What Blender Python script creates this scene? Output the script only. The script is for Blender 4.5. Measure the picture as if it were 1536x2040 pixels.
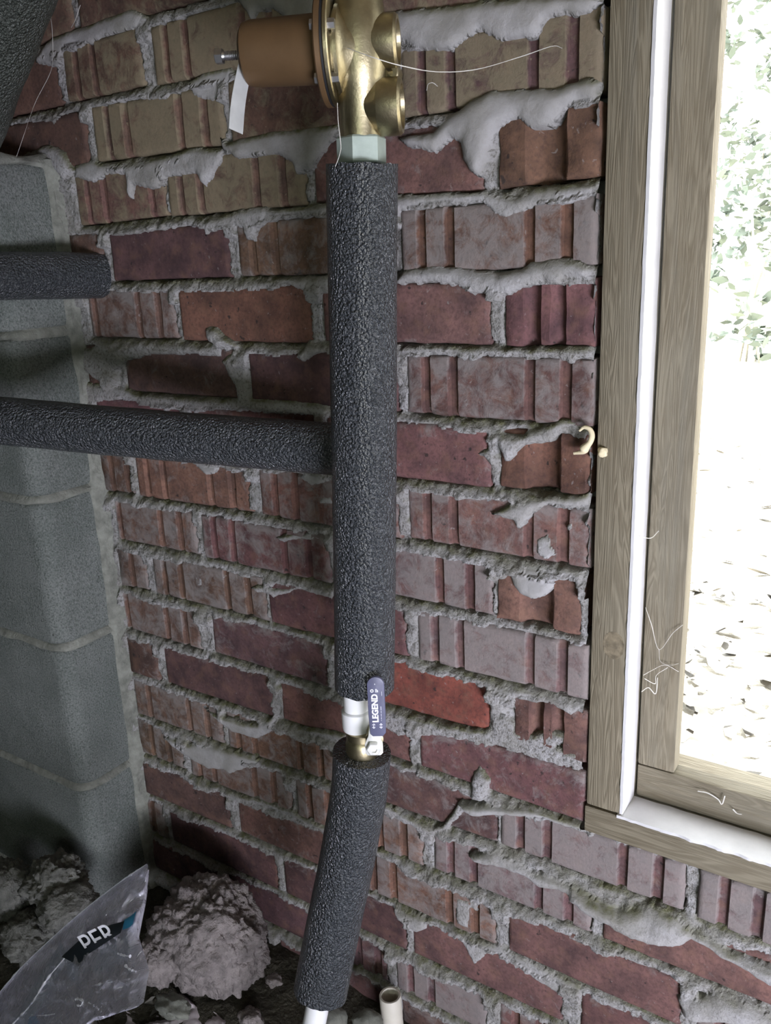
import bpy, bmesh, math, random
import numpy as np
from mathutils import Vector, Matrix, noise as mnoise

for o in list(bpy.data.objects): bpy.data.objects.remove(o, do_unlink=True)
sc = bpy.context.scene
COL = sc.collection
random.seed(7)

# ------------------------------------------------------------------ camera
ZO = 1.09                                   # floor lies at z = 0, brick course 0 is centred at z = ZO
FPX, YAW, PITCH, ROLL = 1700.0, 0.593121, 0.288097, -0.043293
CAM = Vector((0.0, -0.71715, ZO - 0.15171))
FW = Vector((-math.sin(YAW)*math.cos(PITCH), math.cos(YAW)*math.cos(PITCH), -math.sin(PITCH)))
R0 = Vector((math.cos(YAW), math.sin(YAW), 0)); U0 = R0.cross(FW)
RT = R0*math.cos(ROLL) + U0*math.sin(ROLL); UP = U0*math.cos(ROLL) - R0*math.sin(ROLL)
cd = bpy.data.cameras.new('camera'); cam = bpy.data.objects.new('camera', cd); COL.objects.link(cam)
cd.sensor_fit = 'VERTICAL'; cd.sensor_height = 36.0; cd.lens = FPX/2040*36.0; cd.clip_start = 0.02; cd.clip_end = 200
m3 = Matrix((RT, UP, -FW)).transposed()
cam.matrix_world = Matrix.Translation(CAM) @ m3.to_4x4()
sc.camera = cam

# ------------------------------------------------------------------ world, sun, lamp for door daylight, added fill, exposure
sc.view_settings.view_transform = 'Standard'; sc.view_settings.look = 'None'
sc.view_settings.exposure = 0.0; sc.view_settings.gamma = 1.0; sc.view_settings.use_curve_mapping = False
w = bpy.data.worlds.new('World'); sc.world = w; w.use_nodes = True
w.node_tree.nodes['Background'].inputs['Color'].default_value = (0.93, 0.97, 1.0, 1)
w.node_tree.nodes['Background'].inputs['Strength'].default_value = 7.0
def light(kind, name, loc, target, energy, color, size=None, size_y=None, angle=None):
    d = bpy.data.lights.new(name, kind); d.energy = energy; d.color = color
    if size: d.shape = 'RECTANGLE'; d.size = size; d.size_y = size_y or size
    if angle: d.angle = angle
    o = bpy.data.objects.new(name, d); COL.objects.link(o); o.location = loc
    o.rotation_euler = (Vector(target) - Vector(loc)).to_track_quat('-Z', 'Y').to_euler()
    return o
light('SUN', 'sun', (3, 1, 6), (3 - 0.45, 1.12, 5.1), 22.0, (1.0, 0.97, 0.92), angle=0.02)
# area lamp for daylight of an unseen access door, low right behind the camera
dl = light('AREA', 'door_daylight', (1.08, -1.22, 0.24), (0.06, 0.0, 0.48), 17.5, (0.87, 0.88, 1.0), 0.80, 0.45)
dl.data.spread = math.radians(95)
# added weak greenish fill lamp high behind the camera, lifting the shadows
light('AREA', 'green_fill', (0.55, -2.05, 1.05), (-0.3, 0.0, 0.8), 5.6, (0.88, 1.0, 0.86), 0.6, 0.25)

# ------------------------------------------------------------------ helpers
def px(x, y, Y=None, depth=None, Z=None):
    """3-D point seen at photo pixel (x, y) on the plane y=Y, at a depth, or at height Z"""
    v = RT*((x-768)/FPX) + UP*((1020-y)/FPX) + FW
    if depth is not None: t = depth
    elif Z is not None: t = (Z-CAM.z)/v.z
    else: t = (Y-CAM.y)/v.y
    return CAM + v*t
def linked(name, mesh, mat=None, parent=None):
    o = bpy.data.objects.new(name, mesh); COL.objects.link(o)
    if mat: mesh.materials.append(mat)
    if parent: o.parent = parent
    return o
def mesh_from(name, verts, faces, smooth=False):
    me = bpy.data.meshes.new(name); me.from_pydata([tuple(v) for v in verts], [], faces); me.update()
    if smooth: me.polygons.foreach_set('use_smooth', [True]*len(me.polygons))
    return me
def from_bm(name, bm, mat=None, parent=None, smooth=None):
    me = bpy.data.meshes.new(name); bmesh.ops.recalc_face_normals(bm, faces=bm.faces[:]); bm.to_mesh(me); bm.free()
    if smooth is not None:
        me.polygons.foreach_set('use_smooth', [True]*len(me.polygons))
        if smooth: me.set_sharp_from_angle(angle=math.radians(smooth))
    return linked(name, me, mat, parent)
def empty(name, loc, label, cat, group=None, kind=None):
    o = bpy.data.objects.new(name, None); COL.objects.link(o); o.location = loc; o.empty_display_size = .02
    tag(o, label, cat, group, kind); return o
def tag(o, label=None, cat=None, group=None, kind=None):
    if label: o['label'] = label
    if cat: o['category'] = cat
    if group: o['group'] = group
    if kind: o['kind'] = kind
    return o
def adopt(o, parent):
    """parent o (built in world coordinates) to an Empty that has only a location"""
    o.parent = parent; o.matrix_parent_inverse = Matrix.Translation(parent.location).inverted(); return o
def frame_of(d, up=Vector((0, 0, 1))):
    d = d.normalized(); a = up.cross(d)
    if a.length < 1e-4: a = Vector((1, 0, 0)).cross(d)
    a.normalize(); return a, d.cross(a), d
def smooth_path(pts, n):
    pts = [Vector(p) for p in pts]; out = []
    P = [2*pts[0]-pts[1]] + pts + [2*pts[-1]-pts[-2]]
    for i in range(len(pts)-1):
        a, b, c, d = P[i:i+4]
        for k in range(n):
            t = k/n
            out.append(.5*((2*b) + (c-a)*t + (2*a-5*b+4*c-d)*t*t + (3*b-a-3*c+d)*t**3))
    out.append(pts[-1]); return out
def sweep(bm, path, rad, seg=16, cap=True, wob=0.0, ref=None):
    """tube along path; rad a number or list"""
    rings = []; n = len(path); a = ref
    for i, p in enumerate(path):
        d = (path[min(i+1, n-1)] - path[max(i-1, 0)]).normalized()
        if a is None: a, b, _ = frame_of(d)
        a = (a - d*a.dot(d)).normalized(); b = d.cross(a)
        r = rad[i] if isinstance(rad, (list, tuple)) else rad
        ring = []
        for k in range(seg):
            t = 2*math.pi*k/seg; rr = r
            if wob:
                q = p + a*math.cos(t)*r + b*math.sin(t)*r
                rr = r*(1 + wob*mnoise.noise(q*28) + wob*.5*mnoise.noise(q*90))
            ring.append(bm.verts.new(p + a*math.cos(t)*rr + b*math.sin(t)*rr))
        rings.append(ring)
    for i in range(n-1):
        for k in range(seg):
            bm.faces.new((rings[i][k], rings[i][(k+1) % seg], rings[i+1][(k+1) % seg], rings[i+1][k]))
    if cap:
        bm.faces.new(rings[0][::-1]); bm.faces.new(rings[-1])
    return rings
def lathe(bm, o, d, prof, seg=32, ref=None):
    """prof: list of (distance along d, radius); radius 0 closes"""
    a, b, d = frame_of(Vector(d)); o = Vector(o)
    if ref is not None: a = (ref - d*ref.dot(d)).normalized(); b = d.cross(a)
    prev = None
    for t, r in prof:
        if r <= 1e-7: ring = [bm.verts.new(o + d*t)]
        else: ring = [bm.verts.new(o + d*t + a*math.cos(2*math.pi*k/seg)*r + b*math.sin(2*math.pi*k/seg)*r) for k in range(seg)]
        if prev:
            if len(ring) == 1 and len(prev) > 1:
                for k in range(seg): bm.faces.new((prev[k], prev[(k+1) % seg], ring[0]))
            elif len(prev) == 1 and len(ring) > 1:
                for k in range(seg): bm.faces.new((prev[0], ring[(k+1) % seg], ring[k]))
            elif len(prev) > 1:
                for k in range(seg): bm.faces.new((prev[k], prev[(k+1) % seg], ring[(k+1) % seg], ring[k]))
        prev = ring
def box(bm, lo, hi, bev=0.0):
    r = bmesh.ops.create_cube(bm, size=1.0); vs = r['verts']
    for v in vs:
        v.co = Vector([lo[i] + (v.co[i]+.5)*(hi[i]-lo[i]) for i in range(3)])
    if bev:
        es = list({e for v in vs for e in v.link_edges})
        bmesh.ops.bevel(bm, geom=es, offset=bev, segments=2, profile=.6, affect='EDGES')

# numpy noise
_rng = np.random.RandomState(3); _tab = _rng.rand(256, 256)
def vnoise(x, y):
    xi = np.floor(x).astype(int); yi = np.floor(y).astype(int); fx = x-xi; fy = y-yi
    fx = fx*fx*(3-2*fx); fy = fy*fy*(3-2*fy)
    g = lambda i, j: _tab[(i) & 255, (j) & 255]
    return (g(xi, yi)*(1-fx)+g(xi+1, yi)*fx)*(1-fy) + (g(xi, yi+1)*(1-fx)+g(xi+1, yi+1)*fx)*fy
def fbm(x, y, s, o=4, g=.5):
    t = 0; a = 1; n = 0
    for i in range(o):
        t = t + a*vnoise(x*s + 17.3*i, y*s + 9.1*i); n += a; a *= g; s *= 2.03
    return t/n - .5

# ------------------------------------------------------------------ materials
def mat(name):
    m = bpy.data.materials.new(name); m.use_nodes = True; nt = m.node_tree
    return m, nt, nt.nodes['Principled BSDF']
def N(nt, typ, **kw):
    n = nt.nodes.new(typ)
    for k, v in kw.items():
        if k.startswith('i_'): n.inputs[k[2:].replace('_', ' ')].default_value = v
        else: setattr(n, k, v)
    return n
def noise_node(nt, vec, scale, detail=4.0, rough=.55, dist=0.0):
    n = N(nt, 'ShaderNodeTexNoise'); n.inputs['Scale'].default_value = scale; n.inputs['Detail'].default_value = detail
    n.inputs['Roughness'].default_value = rough; n.inputs['Distortion'].default_value = dist
    nt.links.new(vec, n.inputs['Vector']); return n.outputs['Fac']
def ramp(nt, fac, stops):
    r = N(nt, 'ShaderNodeValToRGB'); els = r.color_ramp.elements
    while len(els) < len(stops): els.new(.5)
    for e, (p, c) in zip(els, stops):
        e.position = p; e.color = (c, c, c, 1) if isinstance(c, (int, float)) else (*c, 1)
    nt.links.new(fac, r.inputs['Fac']); return r.outputs['Color']
def mixc(nt, fac, a, b, mode='MIX'):
    n = N(nt, 'ShaderNodeMix', data_type='RGBA', blend_type=mode)
    for s, v in ((n.inputs[0], fac), (n.inputs[6], a), (n.inputs[7], b)):
        if isinstance(v, (int, float)): s.default_value = v
        elif isinstance(v, (tuple, list)): s.default_value = (*v, 1)
        else: nt.links.new(v, s)
    return n.outputs[2]
def math_n(nt, op, a, b=None, clamp=False):
    n = N(nt, 'ShaderNodeMath', operation=op, use_clamp=clamp)
    for s, v in zip(n.inputs, (a, b)):
        if v is None: continue
        if isinstance(v, (int, float)): s.default_value = v
        else: nt.links.new(v, s)
    return n.outputs[0]
def bump(nt, bs, h, strength, dist):
    b = N(nt, 'ShaderNodeBump'); b.inputs['Strength'].default_value = strength; b.inputs['Distance'].default_value = dist
    nt.links.new(h, b.inputs['Height']); nt.links.new(b.outputs['Normal'], bs.inputs['Normal'])
def objvec(nt): return N(nt, 'ShaderNodeTexCoord').outputs['Object']
def setc(nt, bs, v, inp='Base Color'):
    if isinstance(v, tuple): bs.inputs[inp].default_value = (*v, 1)
    else: nt.links.new(v, bs.inputs[inp])

def brick_material(name, hazecol):
    m, nt, bs = mat(name); vec = objvec(nt)
    oi = N(nt, 'ShaderNodeObjectInfo')
    big = noise_node(nt, vec, 28, 5, .6); fine = noise_node(nt, vec, 260, 4, .6)
    base = mixc(nt, ramp(nt, big, [(.35, 0), (.66, 1)]), oi.outputs['Color'], (.46, .50, .54), 'MULTIPLY')
    base = mixc(nt, ramp(nt, fine, [(.30, .5), (.55, 0)]), base, (.05, .03, .03))
    warm = noise_node(nt, vec, 60, 3)
    base = mixc(nt, ramp(nt, warm, [(.5, 0), (.75, .4)]), base, (.24, .135, .09))
    fl = noise_node(nt, vec, 170, 3, .65, .4); pt = noise_node(nt, vec, 120, 2, .5)
    base = mixc(nt, ramp(nt, pt, [(.26, .85), (.31, 0)]), base, (.035, .028, .026))
    base = mixc(nt, ramp(nt, fl, [(.66, 0), (.74, .55)]), base, hazecol)
    # cement haze sits on the proud lands, in blotches
    land = N(nt, 'ShaderNodeAttribute', attribute_name='land').outputs['Fac']
    hz = noise_node(nt, vec, 46, 7, .72, .5)
    th = math_n(nt, 'ADD', math_n(nt, 'MULTIPLY', oi.outputs['Alpha'], .62), math_n(nt, 'ADD', math_n(nt, 'MULTIPLY', land, .125), .005))
    k = math_n(nt, 'SUBTRACT', math_n(nt, 'ADD', hz, th), .80)
    k = math_n(nt, 'MULTIPLY', k, 5.0, True)
    k = math_n(nt, 'MULTIPLY', k, .70)
    col = mixc(nt, k, base, mixc(nt, fine, tuple(c*.7 for c in hazecol), hazecol))
    setc(nt, bs, col); bs.inputs['Roughness'].default_value = .88; bs.inputs['Specular IOR Level'].default_value = .25
    pit = noise_node(nt, vec, 420, 3, .7)
    h = math_n(nt, 'ADD', math_n(nt, 'MULTIPLY', pit, .7), math_n(nt, 'MULTIPLY', k, .6))
    bump(nt, bs, h, .55, .0016); return m
M = {}
M['brick'] = brick_material('brick_clay', (.31, .285, .275))
M['brick_tan'] = brick_material('brick_clay_stained', (.29, .25, .165))

def mortar_material():
    m, nt, bs = mat('mortar'); vec = objvec(nt)
    a = noise_node(nt, vec, 22, 5, .6); b = noise_node(nt, vec, 330, 4, .65); c = noise_node(nt, vec, 75, 5, .65)
    col = mixc(nt, ramp(nt, a, [(.3, 0), (.7, 1)]), (.28, .27, .25), (.43, .42, .43))
    d = N(nt, 'ShaderNodeAttribute', attribute_name='ledge_olive').outputs['Fac']
    rough = N(nt, 'ShaderNodeAttribute', attribute_name='rough').outputs['Fac']
    col = mixc(nt, math_n(nt, 'MULTIPLY', d, ramp(nt, c, [(.3, .25), (.6, 1)])), col, (.125, .125, .065))
    col = mixc(nt, math_n(nt, 'MULTIPLY', ramp(nt, b, [(.36, .8), (.5, 0)]), rough), col, (.14, .13, .11))
    setc(nt, bs, col); bs.inputs['Roughness'].default_value = .92; bs.inputs['Specular IOR Level'].default_value = .2
    h = math_n(nt, 'ADD', math_n(nt, 'MULTIPLY', b, .8), c)
    h = math_n(nt, 'MULTIPLY', h, math_n(nt, 'ADD', math_n(nt, 'MULTIPLY', rough, .85), .15))
    bump(nt, bs, h, .9, .0035); return m
M['mortar'] = mortar_material()

def simple(name, col, rough=.6, metal=0.0, nscale=None, namp=.25, bscale=None, bstr=.3, bdist=.001, spec=.5):
    m, nt, bs = mat(name); vec = objvec(nt)
    if nscale:
        f = noise_node(nt, vec, nscale, 5, .6)
        setc(nt, bs, mixc(nt, ramp(nt, f, [(.3, 0), (.7, 1)]), tuple(c*(1-namp) for c in col), tuple(min(1, c*(1+namp)) for c in col)))
    else: setc(nt, bs, col)
    bs.inputs['Roughness'].default_value = rough; bs.inputs['Metallic'].default_value = metal
    bs.inputs['Specular IOR Level'].default_value = spec
    if bscale: bump(nt, bs, noise_node(nt, vec, bscale, 4, .6), bstr, bdist)
    return m
def block_material():
    m, nt, bs = mat('concrete_block'); vec = objvec(nt)
    a = noise_node(nt, vec, 14, 4, .6); g = noise_node(nt, vec, 420, 3, .7); pt = noise_node(nt, vec, 150, 3, .6)
    col = mixc(nt, ramp(nt, a, [(.3, 0), (.7, 1)]), (.165, .185, .172), (.245, .262, .25))
    col = mixc(nt, ramp(nt, g, [(.34, .75), (.52, 0)]), col, (.07, .08, .072))
    col = mixc(nt, ramp(nt, g, [(.58, 0), (.72, .6)]), col, (.40, .40, .38))
    col = mixc(nt, ramp(nt, pt, [(.26, .8), (.32, 0)]), col, (.08, .085, .075))
    setc(nt, bs, col); bs.inputs['Roughness'].default_value = .95; bs.inputs['Specular IOR Level'].default_value = .15
    bump(nt, bs, math_n(nt, 'ADD', g, math_n(nt, 'MULTIPLY', pt, .6)), 1.0, .0028); return m
M['block'] = block_material()
M['block_joint'] = simple('block_joint_mortar', (.25, .255, .225), .95, 0, 60, .35, 260, .9, .003, .1)
M['core'] = simple('wall_core', (.20, .19, .17), .95, 0, 30, .3)
M['dirt'] = simple('dirt', (.060, .055, .042), .95, 0, 40, .5, 140, 1.0, .008, .1)
M['clump'] = simple('dried_mortar_clump', (.25, .222, .215), .95, 0, 70, .35, 330, .9, .004, .1)
M['clump_dark'] = simple('grey_rubble', (.17, .17, .155), .95, 0, 60, .4, 300, .9, .004, .1)
M['brass'] = simple('brass', (.40, .345, .22), .40, 1.0, 45, .3, 420, .3, .0006)
M['bronze'] = simple('bronze_bell', (.150, .088, .042), .5, .25, 30, .15, 600, .15, .0004)
M['gasket'] = simple('gasket', (.015, .015, .017), .6)
M['steel'] = simple('zinc_steel', (.62, .62, .64), .33, 1.0)
M['chrome'] = simple('plated_steel', (.80, .80, .76), .42, .45, 200, .1)
M['nut'] = simple('pale_plated_nut', (.36, .42, .38), .5, .25, 60, .15)
M['tagw'] = simple('tag_plastic', (.56, .57, .57), .6, 0, 80, .08)
M['pex'] = simple('white_pipe', (.86, .86, .86), .38, 0, None)
M['pvc'] = simple('pvc', (.66, .62, .54), .45, 0, 30, .08)
M['handle'] = simple('handle_vinyl', (.105, .108, .18), .42, 0, 90, .1)
M['print'] = simple('white_print', (.82, .82, .88), .6)
M['edging'] = simple('white_edging', (.66, .65, .66), .7, 0, 40, .07, 200, .35, .001)
M['web'] = simple('cobweb', (.62, .60, .56), .9)
M['foam_cream'] = simple('spray_foam', (.80, .70, .47), .65, 0, 120, .12, 300, .4, .001)
M['leaf'] = simple('leaf', (.11, .135, .105), .6, 0, 3, .3)
M['leaf_dry'] = simple('dry_leaf', (.16, .15, .13), .8, 0, 20, .4)
M['bark'] = simple('bark', (.32, .30, .24), .9, 0, 20, .3)
M['ground'] = simple('pale_ground', (.47, .44, .37), .95, 0, 14, .25, 40, .5, .02)
M['paper'] = simple('wrapper', (.50, .44, .46), .6, 0, 60, .15, 90, .5, .003)
M['stone'] = simple('stone', (.17, .175, .15), .9, 0, 60, .35, 200, .6, .002)
M['blue'] = simple('blue_print', (.06, .38, .72), .5)
M['black'] = simple('black_print', (.02, .03, .045), .5)
M['card'] = simple('pale_insert', (.50, .60, .72), .5, 0, 40, .1)
M['joist'] = simple('underfloor_boards', (.22, .17, .11), .85, 0, 12, .3)

def foam_material(name, col, sheen):
    m, nt, bs = mat(name); vec = objvec(nt)
    v = N(nt, 'ShaderNodeTexVoronoi', feature='SMOOTH_F1'); v.inputs['Scale'].default_value = 430; v.inputs['Smoothness'].default_value = .5
    w_ = N(nt, 'ShaderNodeVectorMath', operation='ADD'); nz = N(nt, 'ShaderNodeTexNoise'); nz.inputs['Scale'].default_value = 300
    sc_ = N(nt, 'ShaderNodeVectorMath', operation='SCALE'); sc_.inputs['Scale'].default_value = .004
    nt.links.new(vec, nz.inputs['Vector']); nt.links.new(nz.outputs['Color'], sc_.inputs[0]); nt.links.new(vec, w_.inputs[0]); nt.links.new(sc_.outputs[0], w_.inputs[1])
    nt.links.new(w_.outputs[0], v.inputs['Vector'])
    n2 = noise_node(nt, vec, 520, 2, .6); n3 = noise_node(nt, vec, 60, 3, .5)
    h = math_n(nt, 'ADD', math_n(nt, 'MULTIPLY', v.outputs['Distance'], -1.0), math_n(nt, 'MULTIPLY', n2, .7))
    h = math_n(nt, 'ADD', h, math_n(nt, 'MULTIPLY', n3, .8))
    f = ramp(nt, n2, [(.3, 0), (.75, 1)])
    setc(nt, bs, mixc(nt, f, tuple(c*.7 for c in col), tuple(c*1.4 for c in col)))
    bs.inputs['Roughness'].default_value = sheen; bs.inputs['Specular IOR Level'].default_value = 1.0
    bump(nt, bs, h, 1.0, .0032); return m
M['foam'] = foam_material('black_pipe_foam', (.042, .047, .054), .27)
M['foam_old'] = foam_material('dusty_pipe_foam', (.05, .058, .05), .42)

def wood_material():
    m, nt, bs = mat('weathered_lumber'); tc = N(nt, 'ShaderNodeTexCoord')
    mp = N(nt, 'ShaderNodeMapping'); mp.inputs['Scale'].default_value = (1, 1, .05); nt.links.new(tc.outputs['Object'], mp.inputs['Vector'])
    g = noise_node(nt, mp.outputs[0], 75, 3, .5, 1.2); gf = noise_node(nt, mp.outputs[0], 420, 3, .6)
    st = noise_node(nt, mp.outputs[0], 24, 4, .6, .5); bl = noise_node(nt, tc.outputs['Object'], 9, 4, .6)
    wv = math_n(nt, 'MULTIPLY', math_n(nt, 'ADD', math_n(nt, 'SINE', math_n(nt, 'MULTIPLY', g, 70.0)), 1.0), .5)
    col = mixc(nt, wv, (.255, .222, .160), (.178, .150, .104))
    col = mixc(nt, ramp(nt, gf, [(.35, .30), (.6, 0)]), col, (.11, .095, .065))
    col = mixc(nt, ramp(nt, st, [(.5, 0), (.72, .75)]), col, (.17, .16, .13))
    col = mixc(nt, ramp(nt, bl, [(.45, 0), (.7, .35)]), col, (.28, .26, .20))
    setc(nt, bs, col); bs.inputs['Roughness'].default_value = .8; bs.inputs['Specular IOR Level'].default_value = .25
    bump(nt, bs, math_n(nt, 'ADD', wv, gf), .35, .001); return m
M['wood'] = wood_material()

def plastic_material():
    m = bpy.data.materials.new('clear_film'); m.use_nodes = True; nt = m.node_tree; nt.nodes.clear()
    out = N(nt, 'ShaderNodeOutputMaterial'); tr = N(nt, 'ShaderNodeBsdfTransparent'); gl = N(nt, 'ShaderNodeBsdfGlossy'); df = N(nt, 'ShaderNodeBsdfDiffuse')
    tr.inputs['Color'].default_value = (.95, .95, .98, 1); gl.inputs['Roughness'].default_value = .10; gl.inputs['Color'].default_value = (1, 1, 1, 1)
    df.inputs['Color'].default_value = (.86, .84, 1.0, 1)
    vec = objvec(nt); b = N(nt, 'ShaderNodeBump'); b.inputs['Strength'].default_value = 1.0; b.inputs['Distance'].default_value = .012
    nt.links.new(noise_node(nt, vec, 75, 2, .5, 1.2), b.inputs['Height']); nt.links.new(b.outputs[0], gl.inputs['Normal'])
    fr = N(nt, 'ShaderNodeLayerWeight'); fr.inputs['Blend'].default_value = .35; nt.links.new(b.outputs[0], fr.inputs['Normal'])
    m1 = N(nt, 'ShaderNodeMixShader'); m1.inputs[0].default_value = .42
    nt.links.new(tr.outputs[0], m1.inputs[1]); nt.links.new(df.outputs[0], m1.inputs[2])
    m2 = N(nt, 'ShaderNodeMixShader'); nt.links.new(math_n(nt, 'ADD', math_n(nt, 'MULTIPLY', fr.outputs['Facing'], .35), .11), m2.inputs[0])
    nt.links.new(m1.outputs[0], m2.inputs[1]); nt.links.new(gl.outputs[0], m2.inputs[2]); nt.links.new(m2.outputs[0], out.inputs['Surface']); return m
M['film'] = plastic_material()

# ------------------------------------------------------------------ room shell
FZ = 0.0; CEIL = ZO + .36; X0, X1, YF = -1.75, 1.35, -2.3
WX0, WX1, WZ0, WZ1 = -.257, .47, ZO - .716, ZO + .25       # window opening in the brick wall
def slab(name, boxes, material, label, cat):
    bm = bmesh.new()
    for lo, hi in boxes: box(bm, lo, hi)
    return tag(from_bm(name, bm, material), label, cat, kind='structure')
wall_back = slab('wall_back', [((X0, .045, -.15), (WX0, .16, CEIL)), ((WX1, .045, -.15), (X1, .16, CEIL)), ((WX0, .045, -.15), (WX1, .16, WZ0-.004)), ((WX0, .045, WZ1), (WX1, .16, CEIL))],
                 M['core'], 'rough red brick wall with squeezed grey mortar behind the pipes', 'wall')
slab('ceiling', [((X0, YF, CEIL), (X1, .16, CEIL+.08))], M['joist'], 'underside of the floor boards above the crawl space', 'ceiling')
slab('wall_right', [((X1, YF, -.1), (X1+.1, .16, CEIL))], M['block'], 'grey block wall on the right side of the crawl space', 'wall')
slab('wall_left', [((X0-.1, YF-.1, -.1), (X0, .16, CEIL))], M['block'], 'grey block wall far on the left behind the pier', 'wall')
slab('wall_front', [((X0, YF-.1, -.1), (X1, YF, CEIL))], M['block'], 'grey block wall behind the viewer', 'wall')

# floor: uneven dirt
def build_floor():
    nx, ny = 200, 150
    xs = np.linspace(X0, X1, nx); ys = np.linspace(YF, .05, ny); XX, YY = np.meshgrid(xs, ys, indexing='ij')
    Zf = .022*fbm(XX, YY, 5, 4) + .012*fbm(XX, YY, 40, 3)
    Zf += .035*np.exp(-((XX+.80)**2+(YY+.06)**2)/.03)
    V = np.stack([XX, YY, Zf], -1).reshape(-1, 3)
    F = [(i*ny+j, (i+1)*ny+j, (i+1)*ny+j+1, i*ny+j+1) for i in range(nx-1) for j in range(ny-1)]
    o = linked('floor', mesh_from('floor', V, F, True), M['dirt'])
    tag(o, 'dark damp dirt floor under the pipes', 'floor', kind='structure')
build_floor()

# ------------------------------------------------------------------ brick wall: bricks traced from the photograph, course by course
CR = dict(A=(0,0,2.194),B=(380,0,3.072),C=(780,0,3.413),D=(0,300,2.259),E=(770,380,3.339),F=(770,820,3.339),G=(190,900,3.072),
          H=(260,1400,3.657),I=(500,1500,3.778),J=(740,1300,3.072),K=(740,1640,3.072),L=(1136,1500,3.778))
def cp(c, x, y):
    ox, oy, s = CR[c]; return ox + x/s, oy + y/s
def wallpt(c, x, y):
    p = px(*cp(c, x, y), Y=0.0); return p.x, p.z
COURSE = .0677
RED = (.200, .103, .095); DRED = (.155, .088, .082); BRN = (.170, .100, .074); ORG = (.220, .116, .084); PUR = (.200, .115, .110)
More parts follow.
